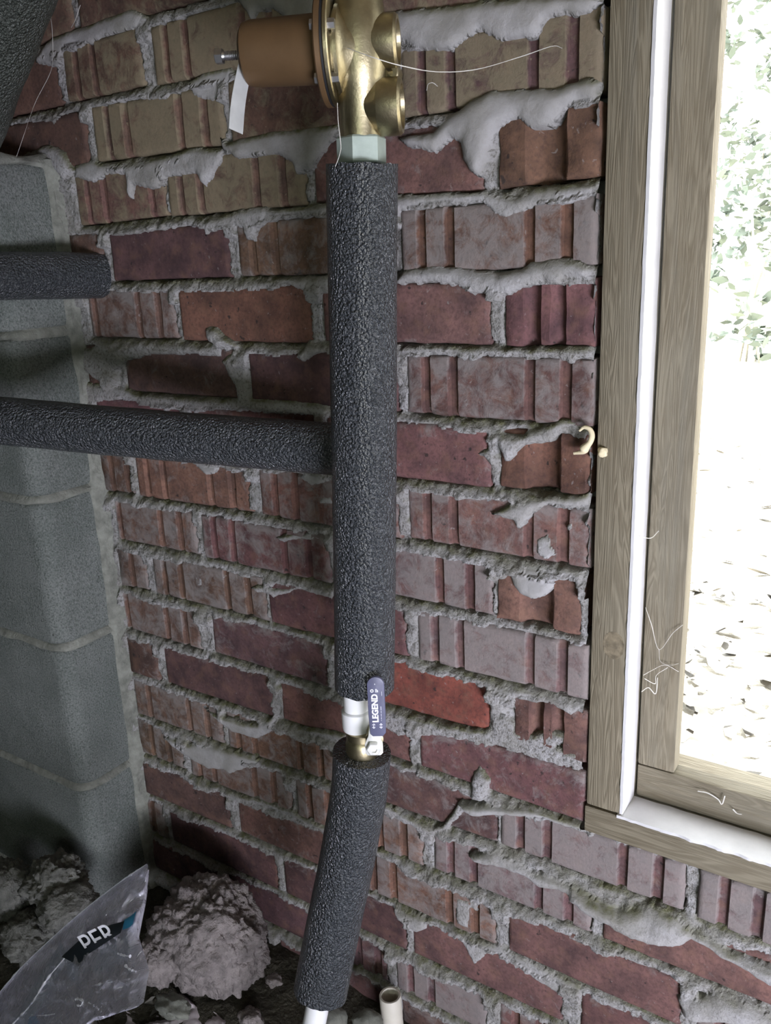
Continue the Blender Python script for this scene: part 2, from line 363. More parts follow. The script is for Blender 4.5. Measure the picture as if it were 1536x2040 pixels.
# row, x left, x right, kind (s smooth, f fluted, c half brick with one core groove, w half brick with two), colour, haze, part of the flute pattern shown
BR = [
 (-1,-.905,-.775,'f',BRN,.42,1,1),(-1,-.757,-.567,'f',BRN,.62,1,1),(-1,-.555,-.365,'s',BRN,.55,0,1),(-1,-.352,-.262,'s',BRN,.7,0,1),(-1,-1.05,-.917,'s',BRN,.2,0,0),
 (0,-.868,-.664,'f',BRN,.62,1,1),(0,-.654,-.462,'s',BRN,.45,0,1),(0,-.447,-.260,'f',DRED,.60,1,1),(0,-1.06,-.882,'s',BRN,.1,0,0),
 (1,-.915,-.762,'f',BRN,.38,1,1),(1,-.757,-.563,'f',BRN,.55,1,1),(1,-.553,-.366,'s',RED,.30,0,0),(1,-.350,-.260,'c',ORG,.10,0,0),
 (2,-.940,-.882,'s',BRN,.3,0,0),(2,-.866,-.674,'s',DRED,.12,0,0),(2,-.661,-.462,'f',BRN,.30,0,0),(2,-.451,-.2605,'f',ORG,.52,0,0),
 (3,-.921,-.769,'f',BRN,.40,2,0),(3,-.757,-.567,'s',ORG,.10,0,0),(3,-.551,-.359,'s',RED,.22,0,0),(3,-.345,-.2605,'w',RED,.12,0,0),
 (4,-.94,-.885,'s',BRN,.3,0,0),(4,-.866,-.675,'s',DRED,.30,0,0),(4,-.657,-.462,'s',DRED,.18,0,0),(4,-.4505,-.259,'f',RED,.40,0,0),
 (5,-.93,-.770,'s',RED,.2,0,0),(5,-.757,-.567,'s',RED,.25,0,0),(5,-.553,-.3605,'s',RED,.25,0,0),(5,-.350,-.262,'c',ORG,.10,0,0),
 (6,-.94,-.882,'f',BRN,.35,0,0),(6,-.871,-.674,'f',ORG,.22,0,0),(6,-.658,-.465,'f',ORG,.35,0,0),(6,-.4555,-.2595,'f',RED,.36,0,0),
 (7,-.922,-.772,'f',BRN,.45,2,0),(7,-.760,-.563,'f',RED,.38,0,0),(7,-.556,-.359,'f',RED,.55,0,0),(7,-.354,-.2665,'c',ORG,.12,0,0),
 (8,-.93,-.876,'f',BRN,.42,2,0),(8,-.860,-.663,'f',BRN,.45,0,0),(8,-.658,-.462,'s',RED,.28,0,0),(8,-.447,-.2565,'f',PUR,.60,0,0),
 (9,-.936,-.788,'f',BRN,.45,2,0),(9,-.764,-.575,'s',DRED,.38,0,0),(9,-.561,-.363,'s',(.27,.085,.066),.20,0,0),(9,-.334,-.256,'w',RED,.30,0,0),
 (10,-.935,-.878,'s',BRN,.35,0,0),(10,-.863,-.668,'s',DRED,.22,0,0),(10,-.655,-.462,'s',RED,.25,0,0),(10,-.450,-.256,'s',RED,.36,0,0),
 (11,-.935,-.764,'f',BRN,.40,2,0),(11,-.756,-.572,'f',ORG,.38,0,0),(11,-.557,-.3565,'s',DRED,.40,0,0),(11,-.351,-.1555,'f',PUR,.60,0,0),(11,-.1425,.052,'f',PUR,.66,0,0),(11,.062,.256,'f',PUR,.5,0,0),
 (12,-.94,-.850,'f',BRN,.40,2,0),(12,-.834,-.652,'f',BRN,.42,0,0),(12,-.641,-.452,'f',ORG,.45,0,0),(12,-.437,-.247,'f',PUR,.52,0,0),(12,-.234,-.044,'s',RED,.26,0,0),(12,-.032,.16,'s',RED,.3,0,0),
 (13,-.94,-.765,'s',DRED,.22,0,0),(13,-.752,-.560,'s',RED,.36,0,0),(13,-.545,-.357,'f',ORG,.45,0,0),(13,-.341,-.151,'s',RED,.22,0,0),(13,-.136,.055,'f',PUR,.6,0,0),(13,.066,.26,'s',RED,.3,0,0),
 (14,-.95,-.905,'f',BRN,.45,0,0),(14,-.895,-.685,'s',DRED,.12,0,0),(14,-.675,-.479,'s',DRED,.25,0,0),(14,-.470,-.276,'s',RED,.26,0,0),(14,-.255,-.06,'s',RED,.24,0,0),(14,-.048,.15,'s',RED,.3,0,0),
 (15,-.95,-.80,'s',DRED,.2,0,0),(15,-.785,-.59,'s',DRED,.2,0,0),(15,-.578,-.51,'f',DRED,.30,0,0),(15,-.497,-.369,'f',PUR,.62,0,0),(15,-.353,-.16,'f',RED,.35,0,0),(15,-.148,.045,'s',RED,.3,0,0),
 (16,-.90,-.71,'s',DRED,.2,0,0),(16,-.695,-.50,'s',DRED,.3,0,0),(16,-.49,-.295,'s',DRED,.4,0,0),(16,-.285,-.09,'s',DRED,.3,0,0),
 (-2,-1.05,-.88,'s',BRN,.4,0,1),(-2,-.867,-.672,'s',BRN,.4,0,1),(-2,-.66,-.465,'s',BRN,.5,0,1),(-2,-.453,-.26,'s',BRN,.5,0,1),
 (-3,-1.05,-.775,'s',BRN,.4,0,1),(-3,-.757,-.567,'s',BRN,.4,0,1),(-3,-.555,-.365,'s',BRN,.5,0,1),
]
GROOVES = [(.085,.145),(.24,.302),(.655,.715),(.832,.897)]
def brick_edges(i, row, xl, xr):
    rs = random.Random(i*13+5); zc = ZO - row*COURSE; j = lambda a: rs.uniform(-a, a)
    tl, tr = .0285 + j(.002), .0285 + j(.002); bl, br = -.0285 + j(.002), -.0285 + j(.002)
    return zc+tl, zc+tr, zc+bl, zc+br
BRQ = [brick_edges(i, b[0], b[1], b[2]) for i, b in enumerate(BR)]
def make_brick(i):
    row, xl, xr, kind, colr, haze, part, tan = BR[i]; tl, tr, bl, br = BRQ[i]
    rs = random.Random(i*7+1); Ltot = xr-xl; us = set(np.linspace(0, 1, max(5, int(Ltot/.012)+1)).round(4)); gro = []
    face = rs.uniform(-.0035, .0015); off = rs.uniform(0, 50)
    if kind == 'f':
        full = .193
        gr = GROOVES
        if part == 2: gr = [((b-1)*full/Ltot+1, (e-1)*full/Ltot+1) for b, e in GROOVES]      # right end of a whole brick
        elif Ltot < .17: gr = [(b*full/Ltot, e*full/Ltot) for b, e in GROOVES]
        jit = rs.uniform(-.008, .008)
        gro = [(max(.02, b+jit), min(.985, e+jit), .0045, 0) for b, e in gr if e > .04 and b < .96]
    elif kind == 'c': gro = [(.29, .70, .013, 1)]
    elif kind == 'w': gro = [(.22, .43, .010, 1), (.53, .70, .008, 1)]
    for b, e, d, rd in gro:
        for u in ((b, b+.012, e-.012, e) if not rd else np.linspace(b, e, 9)): us.add(round(float(u), 4))
    for u in (.012, .03, .97, .988): us.add(u)
    us = sorted(us); vs = [0, .035, .10, .25, .5, .75, .90, .965, 1]
    nu, nv = len(us), len(vs); V = []; land = []
    for u in us:
        dep = 0.0; ld = 1.0 if kind == 'f' else .3
        for b, e, d, rd in gro:
            if b <= u <= e:
                if rd: dep = d*math.sqrt(max(0, 1-((u-(b+e)/2)/((e-b)/2))**2)); ld = -1.0
                else:
                    k = min(1, (u-b)/.012, (e-u)/.012); dep = d*max(0, k); ld = 1-2*max(0, k)
        eu = min(u, 1-u)*Ltot
        for v in vs:
            ev = min(v, 1-v)*.057; ed = min(eu, ev)
            x = xl + u*Ltot; z = (bl+(br-bl)*u)*(1-v) + (tl+(tr-tl)*u)*v
            q = Vector((x*1.0+off, z, 0))
            rough = .0010 if kind in 'sf' else .0030
            y = face + dep + .0035*max(0, 1-ed/.004)**2 + rough*mnoise.noise(q*60) + rough*.6*mnoise.noise(q*170)
            if kind in 'cw' and dep == 0: y += .003*mnoise.noise(q*110)
            if u in (0, 1): x += .0018*mnoise.noise(Vector((off, z*60, 2)))
            if v in (0, 1): z += .0015*mnoise.noise(Vector((x*50, off, 7)))
            V.append((x, y, z)); land.append(ld + 1.1*max(0, 1-(1-v)*.057/.013) + .5*max(0, 1-eu/.012) + .4*max(0, 1-v*.057/.008))
    F = [(a*nv+b, (a+1)*nv+b, (a+1)*nv+b+1, a*nv+b+1) for a in range(nu-1) for b in range(nv-1)]
    # sides going back into the wall
    loop = [a*nv for a in range(nu)] + [(nu-1)*nv+b for b in range(1, nv)] + [a*nv+nv-1 for a in range(nu-2, -1, -1)] + [b for b in range(nv-2, 0, -1)]
    n0 = len(V)
    for k in loop: V.append((V[k][0], .044, V[k][2])); land.append(-1.0)
    for k in range(len(loop)):
        k2 = (k+1) % len(loop); F.append((loop[k], n0+k, n0+k2, loop[k2]))
    me = mesh_from('brick', V, F, True); me.set_sharp_from_angle(angle=math.radians(48))
    at = me.attributes.new('land', 'FLOAT', 'POINT'); at.data.foreach_set('value', land)
    o = linked('brick', me, M['brick_tan'] if tan else M['brick'], wall_back)
    k = rs.uniform(.85, 1.15); o.color = (colr[0]*k, colr[1]*k*rs.uniform(.93, 1.07), colr[2]*k*rs.uniform(.93, 1.07), haze)
for i in range(len(BR)): make_brick(i)

# mortar: one continuous surface with squeezed-out beds that lip over the course below, and traced slumps
def q(c, *a): return [wallpt(c, a[2*k], a[2*k+1]) for k in range(len(a)//2)]
SLUMPS = [  # polygon, thickness (m), roughness
 (q('C',-120,90,430,30,1400,-60,1430,40,1330,110,1180,110,1060,150,1000,270,880,280,760,290,620,220,520,270,430,350,350,360,180,340,130,300,-120,270), .011, .1),
 (q('C',40,940,130,1010,310,1045,420,960,480,975,500,1090,560,1180,620,1220,700,1080,720,920,800,840,880,815,940,870,1030,890,1130,840,1180,750,1280,690,1420,700,1430,560,1350,520,1130,600,880,600,700,610,540,690,400,790,300,900,180,910), .016, .1),
 (q('E',40,190,170,110,280,90,640,75,720,150,800,190,890,160,960,120,1030,110,1200,90,1300,50,1400,40,1400,-60,1000,-20,860,50,640,0,40,20), .009, .3),
 (q('E',40,640,130,620,280,610,440,620,600,690,700,690,840,700,900,660,1060,600,1110,630,1170,620,1200,580,1290,590,1370,600,1370,500,1290,450,1130,440,980,470,880,520,760,540,600,520,480,500,330,490,130,520), .013, .35),
 (q('E',60,1090,150,1060,280,1090,450,1085,620,1090,800,1105,1000,1110,1160,1110,1240,1170,1290,1110,1380,1100,1380,1030,800,1040,120,1030), .007, 1),
 (q('F',740,200,800,325,850,320,920,220,1050,205,1130,190,1150,130,1290,70,1180,40,1000,110,900,150,740,130), .010, .6),
 (q('F',600,290,640,255,720,215,745,340,720,365,640,305), .010, 1),
 (q('F',680,680,780,700,850,720,890,790,930,740,1000,660,1080,620,1250,640,1350,620,1350,540,1050,560,870,590), .010, .3),
 (q('F',990,860,1080,800,1130,950,1060,990,1000,940), .0025, .3),
 (q('F',1190,760,1230,735,1255,780,1215,800), .003, .3),
 (q('F',825,1080,870,1030,960,1020,1080,1080,1130,1130,1120,1180,1050,1230,980,1245,900,1210,850,1150), .012, .05),
 (q('F',1090,1100,1240,1095,1270,1180,1280,1250,1330,1240,1330,1060,1200,1030,1050,1060), .009, .5),
 (q('F',720,1080,790,1000,830,1040,810,1110,760,1120), .009, 1),
 (q('J',690,190,740,360,820,370,900,280,1000,270,1040,240,870,200), .009, .6),
 (q('J',740,380,830,380,900,470,990,500,1100,470,1190,500,1210,570,1000,560,740,500), .004, 1),
 (q('J',1040,270,1220,380,1330,320,1230,290), .007, .6),
 (q('J',60,430,190,515,240,480,330,510,480,500,650,540,720,560,850,590,1000,640,1210,700,1320,690,1320,640,1200,590,980,530,800,480,500,440,240,380,60,360), .007, 1),
 (q('J',610,880,630,720,680,670,740,760,740,850,690,900), .012, 1),
 (q('J',530,900,640,900,900,930,1000,940,1310,1050,1310,1085,1180,1055,1060,1005,850,985,640,988,590,962), .015, .2),
 (q('J',60,900,300,1020,380,1070,430,1050,560,880,590,960,470,1075,380,1095,280,1070,60,970), .006, .8),
 (q('K',590,180,640,230,800,260,930,310,1040,380,1190,410,1300,510,1440,580,1536,640,1536,560,1330,410,1180,340,1000,280,770,150), .011, .4),
 (q('L',0,1080,150,1190,320,1270,500,1370,700,1435,850,1430,930,1385,1040,1450,1180,1540,1300,1590,1511,1720,1700,1790,1700,1640,1511,1560,1200,1450,950,1330,800,1200,600,1130,380,1140,150,1040,0,960), .018, .35),
 (q('L',280,1460,350,1600,360,1720,400,1780,440,1800,480,1700,540,1780,540,1650,600,1600,480,1520), .0022, .5),
 (q('L',800,1800,850,1950,940,1990,1200,2010,1511,2060,1700,2080,1700,2000,1511,1960,1300,1850,1100,1790,900,1800), .014, .4),
 (q('K',140,510,170,580,290,660,340,640,350,580,300,550), .010, .4),
 (q('K',520,450,525,600,600,640,610,520,660,540,650,470), .004, .7),
 (q('K',550,690,630,850,680,830,720,790,860,800,900,880,1100,1000,1190,1060,1300,1060,1300,1010,1000,850,760,740), .006, .5),
 (q('A',160,280,270,300,300,210,340,190,400,200,480,160,610,130,640,60,590,30,480,70,330,130,240,160,200,200), .010, .2),
 (q('A',830,360,850,420,940,450,1000,400,1020,290,900,310), .005, .1),
 (q('A',1040,0,1120,110,1140,60,1200,45,1250,80,1270,120,1500,90,1500,-60,1040,-60), .012, .1),
 (q('A',960,590,980,650,1050,700,1130,690,1230,680,1290,720,1310,770,1380,740,1440,640,1480,600,1500,540,1200,570,1000,620), .012, .2),
 (q('A',330,720,340,780,420,800,480,760,560,770,570,850,590,880,600,810,650,830,700,830,740,780,870,760,910,820,940,780,980,700,990,650,860,640,700,690,540,720,400,700), .011, .3),
 (q('A',60,690,120,670,220,620,300,660,330,740,300,790,200,700), .012, .8),
 (q('D',930,350,935,395,950,370,1010,350,1100,350,1120,410,1160,410,1170,350,1210,300,1200,250,1100,260,930,310), .009, .6),
 (q('D',1180,290,1370,290,1500,280,1500,225,1210,270), .006, .5),
 (q('D',1060,640,1200,620,1300,600,1380,640,1480,650,1500,640,1500,560,1250,580,1080,600), .007, .6),
 (q('D',930,790,990,780,1080,880,1000,890,940,850), .014, .6),
 (q('D',1340,930,1400,840,1460,900,1380,955), .014, .6),
 (q('D',1000,950,1060,1050,1090,1130,1130,1120,1120,910,1050,900), .007, .9),
 (q('D',350,900,400,1000,460,1040,480,1090,540,1050,530,990,600,940,700,920,780,920,1000,930,1000,880,500,860), .010, 1),
 (q('D',380,1040,390,1130,470,1130,560,1120,640,1130,1000,1170,1250,1180,1480,1200,1480,1140,1300,1110,900,1110,640,1090,560,1060), .007, .9),
 (q('G',600,70,690,140,750,130,770,80), .006, .2), (q('G',1240,140,1330,210,1450,180,1450,120), .006, .2), (q('G',1360,320,1400,260,1460,250,1460,330,1400,320), .004, .4),
 (q('G',1100,520,1160,550,1260,540,1370,540,1480,570,1480,530,1350,510,1200,490), .007, .3),
 (q('G',600,680,620,830,670,830,680,740,760,800,800,760,650,660), .003, .8),
 (q('G',960,830,1000,860,1060,860,1100,890,1200,860,1250,840,1400,880,1470,910,1470,850,1300,820,1100,830,1000,800), .007, .6),
 (q('G',590,1490,720,1610,850,1710,1000,1750,1100,1700,1110,1600,1080,1620,1000,1660,900,1640,700,1580), .008, .2),
 (q('G',1100,1700,1250,1690,1400,1740,1536,1780,1536,1720,1300,1680,1160,1690), .006, .5),
 (q('H',240,240,370,340,480,410,600,470,700,480,740,510,820,480,900,450,960,420,850,360,600,300,450,280,300,230), .011, .15),
 (q('H',640,660,760,710,900,720,1100,790,1380,920,1420,900,1150,760,900,680,700,640), .006, .7),
]
def build_mortar():
    st = .0021; xs = np.arange(-1.06, .26, st); zs = np.arange(ZO-1.13, ZO+.19, st)
    X, Z = np.meshgrid(xs, zs, indexing='ij')
    wx = X + .0034*fbm(X, Z, 100, 4, .65)*2; wz = Z + .0032*fbm(X+5, Z, 120, 4, .65)*2
    inside = np.full(X.shape, -1.0)         # >0 inside an exposed brick face (distance to the nearest edge)
    up = np.full(X.shape, .06)              # distance below the brick above
    for (row, xl, xr, kind, *_), (tl, tr, bl, br) in zip(BR, BRQ):
        i0 = np.searchsorted(xs, xl-.012); i1 = np.searchsorted(xs, xr+.012); zc = ZO-row*COURSE
        j0 = np.searchsorted(zs, zc-.075); j1 = np.searchsorted(zs, zc+.042)
        if i1 <= i0 or j1 <= j0: continue
        S = np.s_[i0:i1, j0:j1]; x = wx[S]; z = wz[S]; u = np.clip((X[S]-xl)/(xr-xl), 0, 1)
        lip = .0015 + .022*np.clip(fbm(X[S], Z[S]*0+row*3.1, 16, 3)+.12, 0, 1)**1.25
        top = tl+(tr-tl)*u - lip; bot = bl+(br-bl)*u + .0012*fbm(X[S], Z[S]*0+row, 60, 2)*2
        eo = .0025 + .004*fbm(Z[S]+row, X[S]*0, 30, 2)
        d = np.minimum(np.minimum(x-(xl+eo), (xr-eo)-x), np.minimum(top-z, z-bot))
        inside[S] = np.maximum(inside[S], d)
        a = (bl+(br-bl)*u) - Z[S]; ok = (a > -.003) & (X[S] > xl-.008) & (X[S] < xr+.008)
        up[S] = np.where(ok, np.minimum(up[S], np.maximum(a, 0)), up[S])
    rough = np.full(X.shape, 1.0)
    proud = .0045 + .012*np.clip(fbm(X, Z*.6, 11, 3)+.18, 0, 1)
    t = np.clip(up/.017, 0, 1); bed = .0045 - (proud+.0045)*t**.8
    bed = np.where(up > .028, .002 - .010*np.clip(fbm(X, Z, 24, 3)+.1, -.3, 1), bed)
    bed = bed + .0052*fbm(X, Z, 130, 4) + .0036*fbm(X, Z, 330, 2)
    k = np.clip(-inside/.0016+.2, 0, 1)
    Y = .022*(1-k) + bed*k
    best = np.zeros(X.shape)
    for poly, T, rg in SLUMPS:
        P = np.array(poly); pad = .006
        i0 = np.searchsorted(xs, P[:, 0].min()-pad); i1 = np.searchsorted(xs, P[:, 0].max()+pad)
        j0 = np.searchsorted(zs, P[:, 1].min()-pad); j1 = np.searchsorted(zs, P[:, 1].max()+pad)
        if i1 <= i0 or j1 <= j0: continue
        S = np.s_[i0:i1, j0:j1]; wob = .0010+.0022*rg
        x = X[S] + wob*2*fbm(X[S], Z[S], 120, 3); z = Z[S] + wob*2*fbm(X[S]+3, Z[S], 120, 3)
        D = np.full(x.shape, 1e9); ins = np.zeros(x.shape, bool); n = len(P)
        for a in range(n):
            ax, az = P[a]; bx, bz = P[(a+1) % n]; ex, ez = bx-ax, bz-az
            h = np.clip(((x-ax)*ex+(z-az)*ez)/max(ex*ex+ez*ez, 1e-12), 0, 1)
            D = np.minimum(D, np.hypot(x-ax-ex*h, z-az-ez*h))
            c = ((az > z) != (bz > z)) & (x < ex*(z-az)/(ez if abs(ez) > 1e-12 else 1e-12)+ax); ins ^= c
        D = np.where(ins, D, -D)
        R = max(.004, T*.8); e = np.clip(D/R, 0, 1); prof = np.sqrt(np.clip(1-(1-e)**2, 0, 1))
        lo, hi = P[:, 1].min(), P[:, 1].max(); low = np.clip((hi-Z[S])/max(hi-lo, .004), 0, 1)
        th = T*(.40+.60*low**.7)*prof*(1+.5*fbm(X[S], Z[S], 30, 3)) + (.0006+.0022*rg)*fbm(X[S], Z[S], 170, 3)*prof
        yb = np.where(D > 0, .0005-th, 1.0)
        m_ = yb < Y[S]; Y[S] = np.where(m_, yb, Y[S]); rough[S] = np.where(m_ & (D > .001), np.minimum(rough[S], rg), rough[S])
    # darker olive tone on upward-facing slopes
    gz = np.zeros_like(Y); gz[:, 1:-1] = (Y[:, 2:]-Y[:, :-2])/(2*st)
    for _ in range(2): gz[:, 1:-1] = (gz[:, 2:]+gz[:, :-2]+2*gz[:, 1:-1])/4; gz[1:-1] = (gz[2:]+gz[:-2]+2*gz[1:-1])/4
    ledge_olive = np.clip(gz*1.1-.15, 0, 1)*np.clip(1.1+2.6*fbm(X, Z, 9, 3), 0, 1)
    keep = Y < .016
    # window opening
    hole = (X > WX0-.002) & (Z > WZ0) & (Z < WZ1); keep &= ~hole
    nz = len(zs); fk = keep[:-1, :-1] | keep[1:, :-1] | keep[:-1, 1:] | keep[1:, 1:]
    hk = hole[:-1, :-1] | hole[1:, 1:]; fk &= ~hk
    ii, jj = np.nonzero(fk); a = ii*nz+jj; quads = np.stack([a, a+nz, a+nz+1, a+1], 1)
    used, inv = np.unique(quads, return_inverse=True); quads = inv.reshape(quads.shape)
    co = np.stack([X.ravel()[used], Y.ravel()[used], Z.ravel()[used]], 1)
    me = bpy.data.meshes.new('mortar'); me.vertices.add(len(co)); me.vertices.foreach_set('co', co.astype(np.float32).ravel())
    me.loops.add(quads.size); me.loops.foreach_set('vertex_index', quads.ravel().astype(np.int32))
    me.polygons.add(len(quads)); me.polygons.foreach_set('loop_start', np.arange(0, quads.size, 4, dtype=np.int32))
    me.polygons.foreach_set('use_smooth', np.ones(len(quads), bool)); me.update(calc_edges=True)
    for nm, ar in (('ledge_olive', ledge_olive), ('rough', rough)):
        at = me.attributes.new(nm, 'FLOAT', 'POINT'); at.data.foreach_set('value', ar.ravel()[used].astype(np.float32))
    tag(linked('mortar', me, M['mortar'], wall_back), 'grey squeezed-out mortar', kind='stuff')
build_mortar()

# ------------------------------------------------------------------ block pier on the left
pier = empty('block_pier', (-1.14, -.05, 0), 'grey concrete block pier with rounded corner left of the brick wall', 'pier', kind='structure')
PX, PY, PR = -.945, -.100, .024
def block(z0, z1, xl, xr, dy=0.0):
    bm = bmesh.new(); pts = []
    if xr > -1.0:
        pts += [(xr, .04), (xr, PY+PR)] + [(xr-PR+PR*math.cos(t), PY+PR-PR*math.sin(t)) for t in np.linspace(.2, math.pi/2, 7)]
    else: pts += [(xr, .04), (xr, PY)]
    pts += [(xl, PY), (xl, .04)]
    zz = [z0, z0+.002, z0+.006] + list(np.linspace(z0+.03, z1-.03, 5)) + [z1-.006, z1-.002, z1]
    rings = []
    cx = sum(p[0] for p in pts)/len(pts)
    for z in zz:
        e = min(z-z0, z1-z); ins = .0035*max(0, 1-e/.006)**2; ring = []
        for x, y in pts:
            n_ = mnoise.noise(Vector((x*14, y*14, z*14)))*.0012
            ring.append(bm.verts.new((x-ins*(1 if x > cx else -1)+n_, y+dy+(ins if y < 0 else 0)+n_, z)))
        rings.append(ring)
    n = len(pts)
    for a in range(len(zz)-1):
        for b in range(n): bm.faces.new((rings[a][b], rings[a+1][b], rings[a+1][(b+1) % n], rings[a][(b+1) % n]))
    bm.faces.new(rings[0]); bm.faces.new(rings[-1][::-1])
    adopt(from_bm('concrete_block', bm, M['block'], smooth=40), pier)
JZ = [ZO-.022, ZO-.222, ZO-.428, ZO-.634, ZO-.850, ZO-1.06, ZO-1.13]
for k in range(6):
    zt, zb = JZ[k]-.005, JZ[k+1]+.005
    if k % 2: block(zb, zt, -1.225, PX + .001*k % .003); block(zb, zt, -1.62, -1.235)
    else: block(zb, zt, -1.335, PX-.001); block(zb, zt, -1.74, -1.345)
def pier_joints():
    bm = bmesh.new()
    for k in range(0, 6):
        z = JZ[k]; path = [(-1.74, PY-.001)] + [(x, PY-.001) for x in np.linspace(-1.7, PX-PR, 60)] + [(PX-PR+PR*math.cos(t), PY+PR-PR*math.sin(t)) for t in np.linspace(math.pi/2, 0, 6)][1:] + [(PX+.001, y) for y in np.linspace(PY+PR, .01, 16)][1:]
        rows = []
        for i, (x, y) in enumerate(path):
            n1 = mnoise.noise(Vector((x*40, y*40, z*9))); n2 = mnoise.noise(Vector((x*25, y*25, z*9+4)))
            o = .0005+.0035*n1; onc = Vector((0, -1, 0)) if x < PX-PR else (Vector((x-(PX-PR), y-(PY+PR), 0)).normalized() if y < PY+PR else Vector((1, 0, 0)))
            rows.append([bm.verts.new(Vector((x, y, z+dz*(1+.5*n2)))+onc*(o*f-.004*(1-f))) for dz, f in ((.0075, -.6), (.005, .1), (.001, .7), (-.003, 1), (-.0065, .4), (-.0085, -.6))])
        for a in range(len(rows)-1):
            for b in range(5): bm.faces.new((rows[a][b], rows[a+1][b], rows[a+1][b+1], rows[a][b+1]))
    o = from_bm('bed_mortar', bm, M['block_joint'], smooth=60); adopt(o, pier)
    bm = bmesh.new(); rows = []        # pale mortar strip where pier meets brick
    for z in np.linspace(ZO-1.08, ZO-.02, 160):
        n = mnoise.noise(Vector((z*22, 3, 1))); n2 = mnoise.noise(Vector((z*60, 9, 1))); wd = .007+.005*n+.003*n2
        rows.append([bm.verts.new(v) for v in ((PX-.006, -.020, z), (PX+.0015, -.016-.004*n, z), (PX+.005, -.013, z), (PX+wd*.7, -.009, z), (PX+wd, -.004, z), (PX+wd+.001, .01, z))])
    for a in range(len(rows)-1):
        for b in range(5): bm.faces.new((rows[a][b], rows[a+1][b], rows[a+1][b+1], rows[a][b+1]))
    adopt(from_bm('pointing', bm, M['block_joint'], smooth=60), pier)
pier_joints()

# ------------------------------------------------------------------ window: two nested rectangles of weathered lumber
win = empty('window_1', (.1, .05, WZ0), 'open window of two nested weathered lumber frames with white strips on the reveal', 'window', kind='structure')
T2, D1, D2 = .036, .034, .054
def board(lo, hi, name='board', horiz=False, seed=0):
    lo = Vector(lo); hi = Vector(hi); c = (lo+hi)/2; s = hi-lo; bm = bmesh.new()
    if horiz: s = Vector((s.z, s.y, s.x))
    box(bm, -s/2, s/2, .0025)
    o = from_bm(name, bm, M['wood'], smooth=35); o.location = c + Vector((0, 0, 0))
    if horiz: o.rotation_euler = (0, math.pi/2, 0)
    adopt(o, win); return o
ox0, ox1 = WX0+.003, WX1-.003; oz0 = ZO-.713; oz1 = WZ1-.003
rz = ZO-.683                                                       # top of the outer bottom rail
board((ox0, -.004, rz+.0005), (ox0+T2, D1+.10, oz1-T2), 'outer_post')
board((ox1-T2, -.004, rz+.0005), (ox1, D1+.10, oz1-T2), 'outer_post')
board((ox0-.001, -.006, oz0), (ox1+.001, D1+.10, rz), 'outer_rail', True)
board((ox0, -.004, oz1-T2+.0005), (ox1, D1+.10, oz1), 'outer_rail', True)
ix0, ix1 = ox0+T2+.002, ox1-T2-.002
iz = rz+.037
board((ix0, D1, iz+.0005), (ix0+T2, D2, oz1-2*T2), 'inner_post')
board((ix1-T2, D1, iz+.0005), (ix1, D2, oz1-2*T2), 'inner_post')
board((ix0, D1, rz+.001), (ix1, D2, iz), 'inner_rail', True)
board((ix0, D1, oz1-2*T2+.0005), (ix1, D2, oz1-T2-.001), 'inner_rail', True)
def knot():
    c = px(1222, 1286, Y=-.004); bm = bmesh.new()
    lathe(bm, c + Vector((0, .0005, 0)), (0, -1, 0), [(0, .0105), (.0006, .0103), (.0008, .0092), (.0005, .0086), (.0007, .0075), (.0008, 0)], 24)
    for v in bm.verts: v.co.z = c.z + (v.co.z-c.z)*1.35
    o = from_bm('knot', bm, simple('knot_wood', (.20, .165, .11), .85, 0, 160, .4, 300, .5, .001), smooth=50); adopt(o, win)
knot()
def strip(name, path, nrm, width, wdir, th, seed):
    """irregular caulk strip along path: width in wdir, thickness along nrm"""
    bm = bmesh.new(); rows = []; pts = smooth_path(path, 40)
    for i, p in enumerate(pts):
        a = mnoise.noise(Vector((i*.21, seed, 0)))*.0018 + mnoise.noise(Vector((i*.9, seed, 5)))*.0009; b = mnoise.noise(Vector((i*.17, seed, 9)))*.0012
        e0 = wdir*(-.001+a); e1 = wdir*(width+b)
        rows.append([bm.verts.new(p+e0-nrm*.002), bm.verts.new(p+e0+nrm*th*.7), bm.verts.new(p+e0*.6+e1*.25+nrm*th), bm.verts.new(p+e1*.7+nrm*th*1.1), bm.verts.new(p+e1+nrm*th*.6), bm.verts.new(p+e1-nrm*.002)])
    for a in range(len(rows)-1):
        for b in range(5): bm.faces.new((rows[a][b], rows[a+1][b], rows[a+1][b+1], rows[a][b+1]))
    o = from_bm(name, bm, M['edging'], smooth=70); adopt(o, win); tag(o, 'white caulk strip on the reveal')
xr_ = ox0+T2  # plain white strips along the post side and the ledge
strip('edging_strip', [Vector((xr_, -.004, z)) for z in np.linspace(rz+.002, oz1-T2, 6)], Vector((1, 0, 0)), D1+.002, Vector((0, 1, 0)), .0012, 1)
strip('edging_strip', [Vector((x, -.006, rz)) for x in np.linspace(xr_-.004, ox1-T2, 7)], Vector((0, 0, 1)), D1+.004, Vector((0, 1, 0)), .0015, 7)

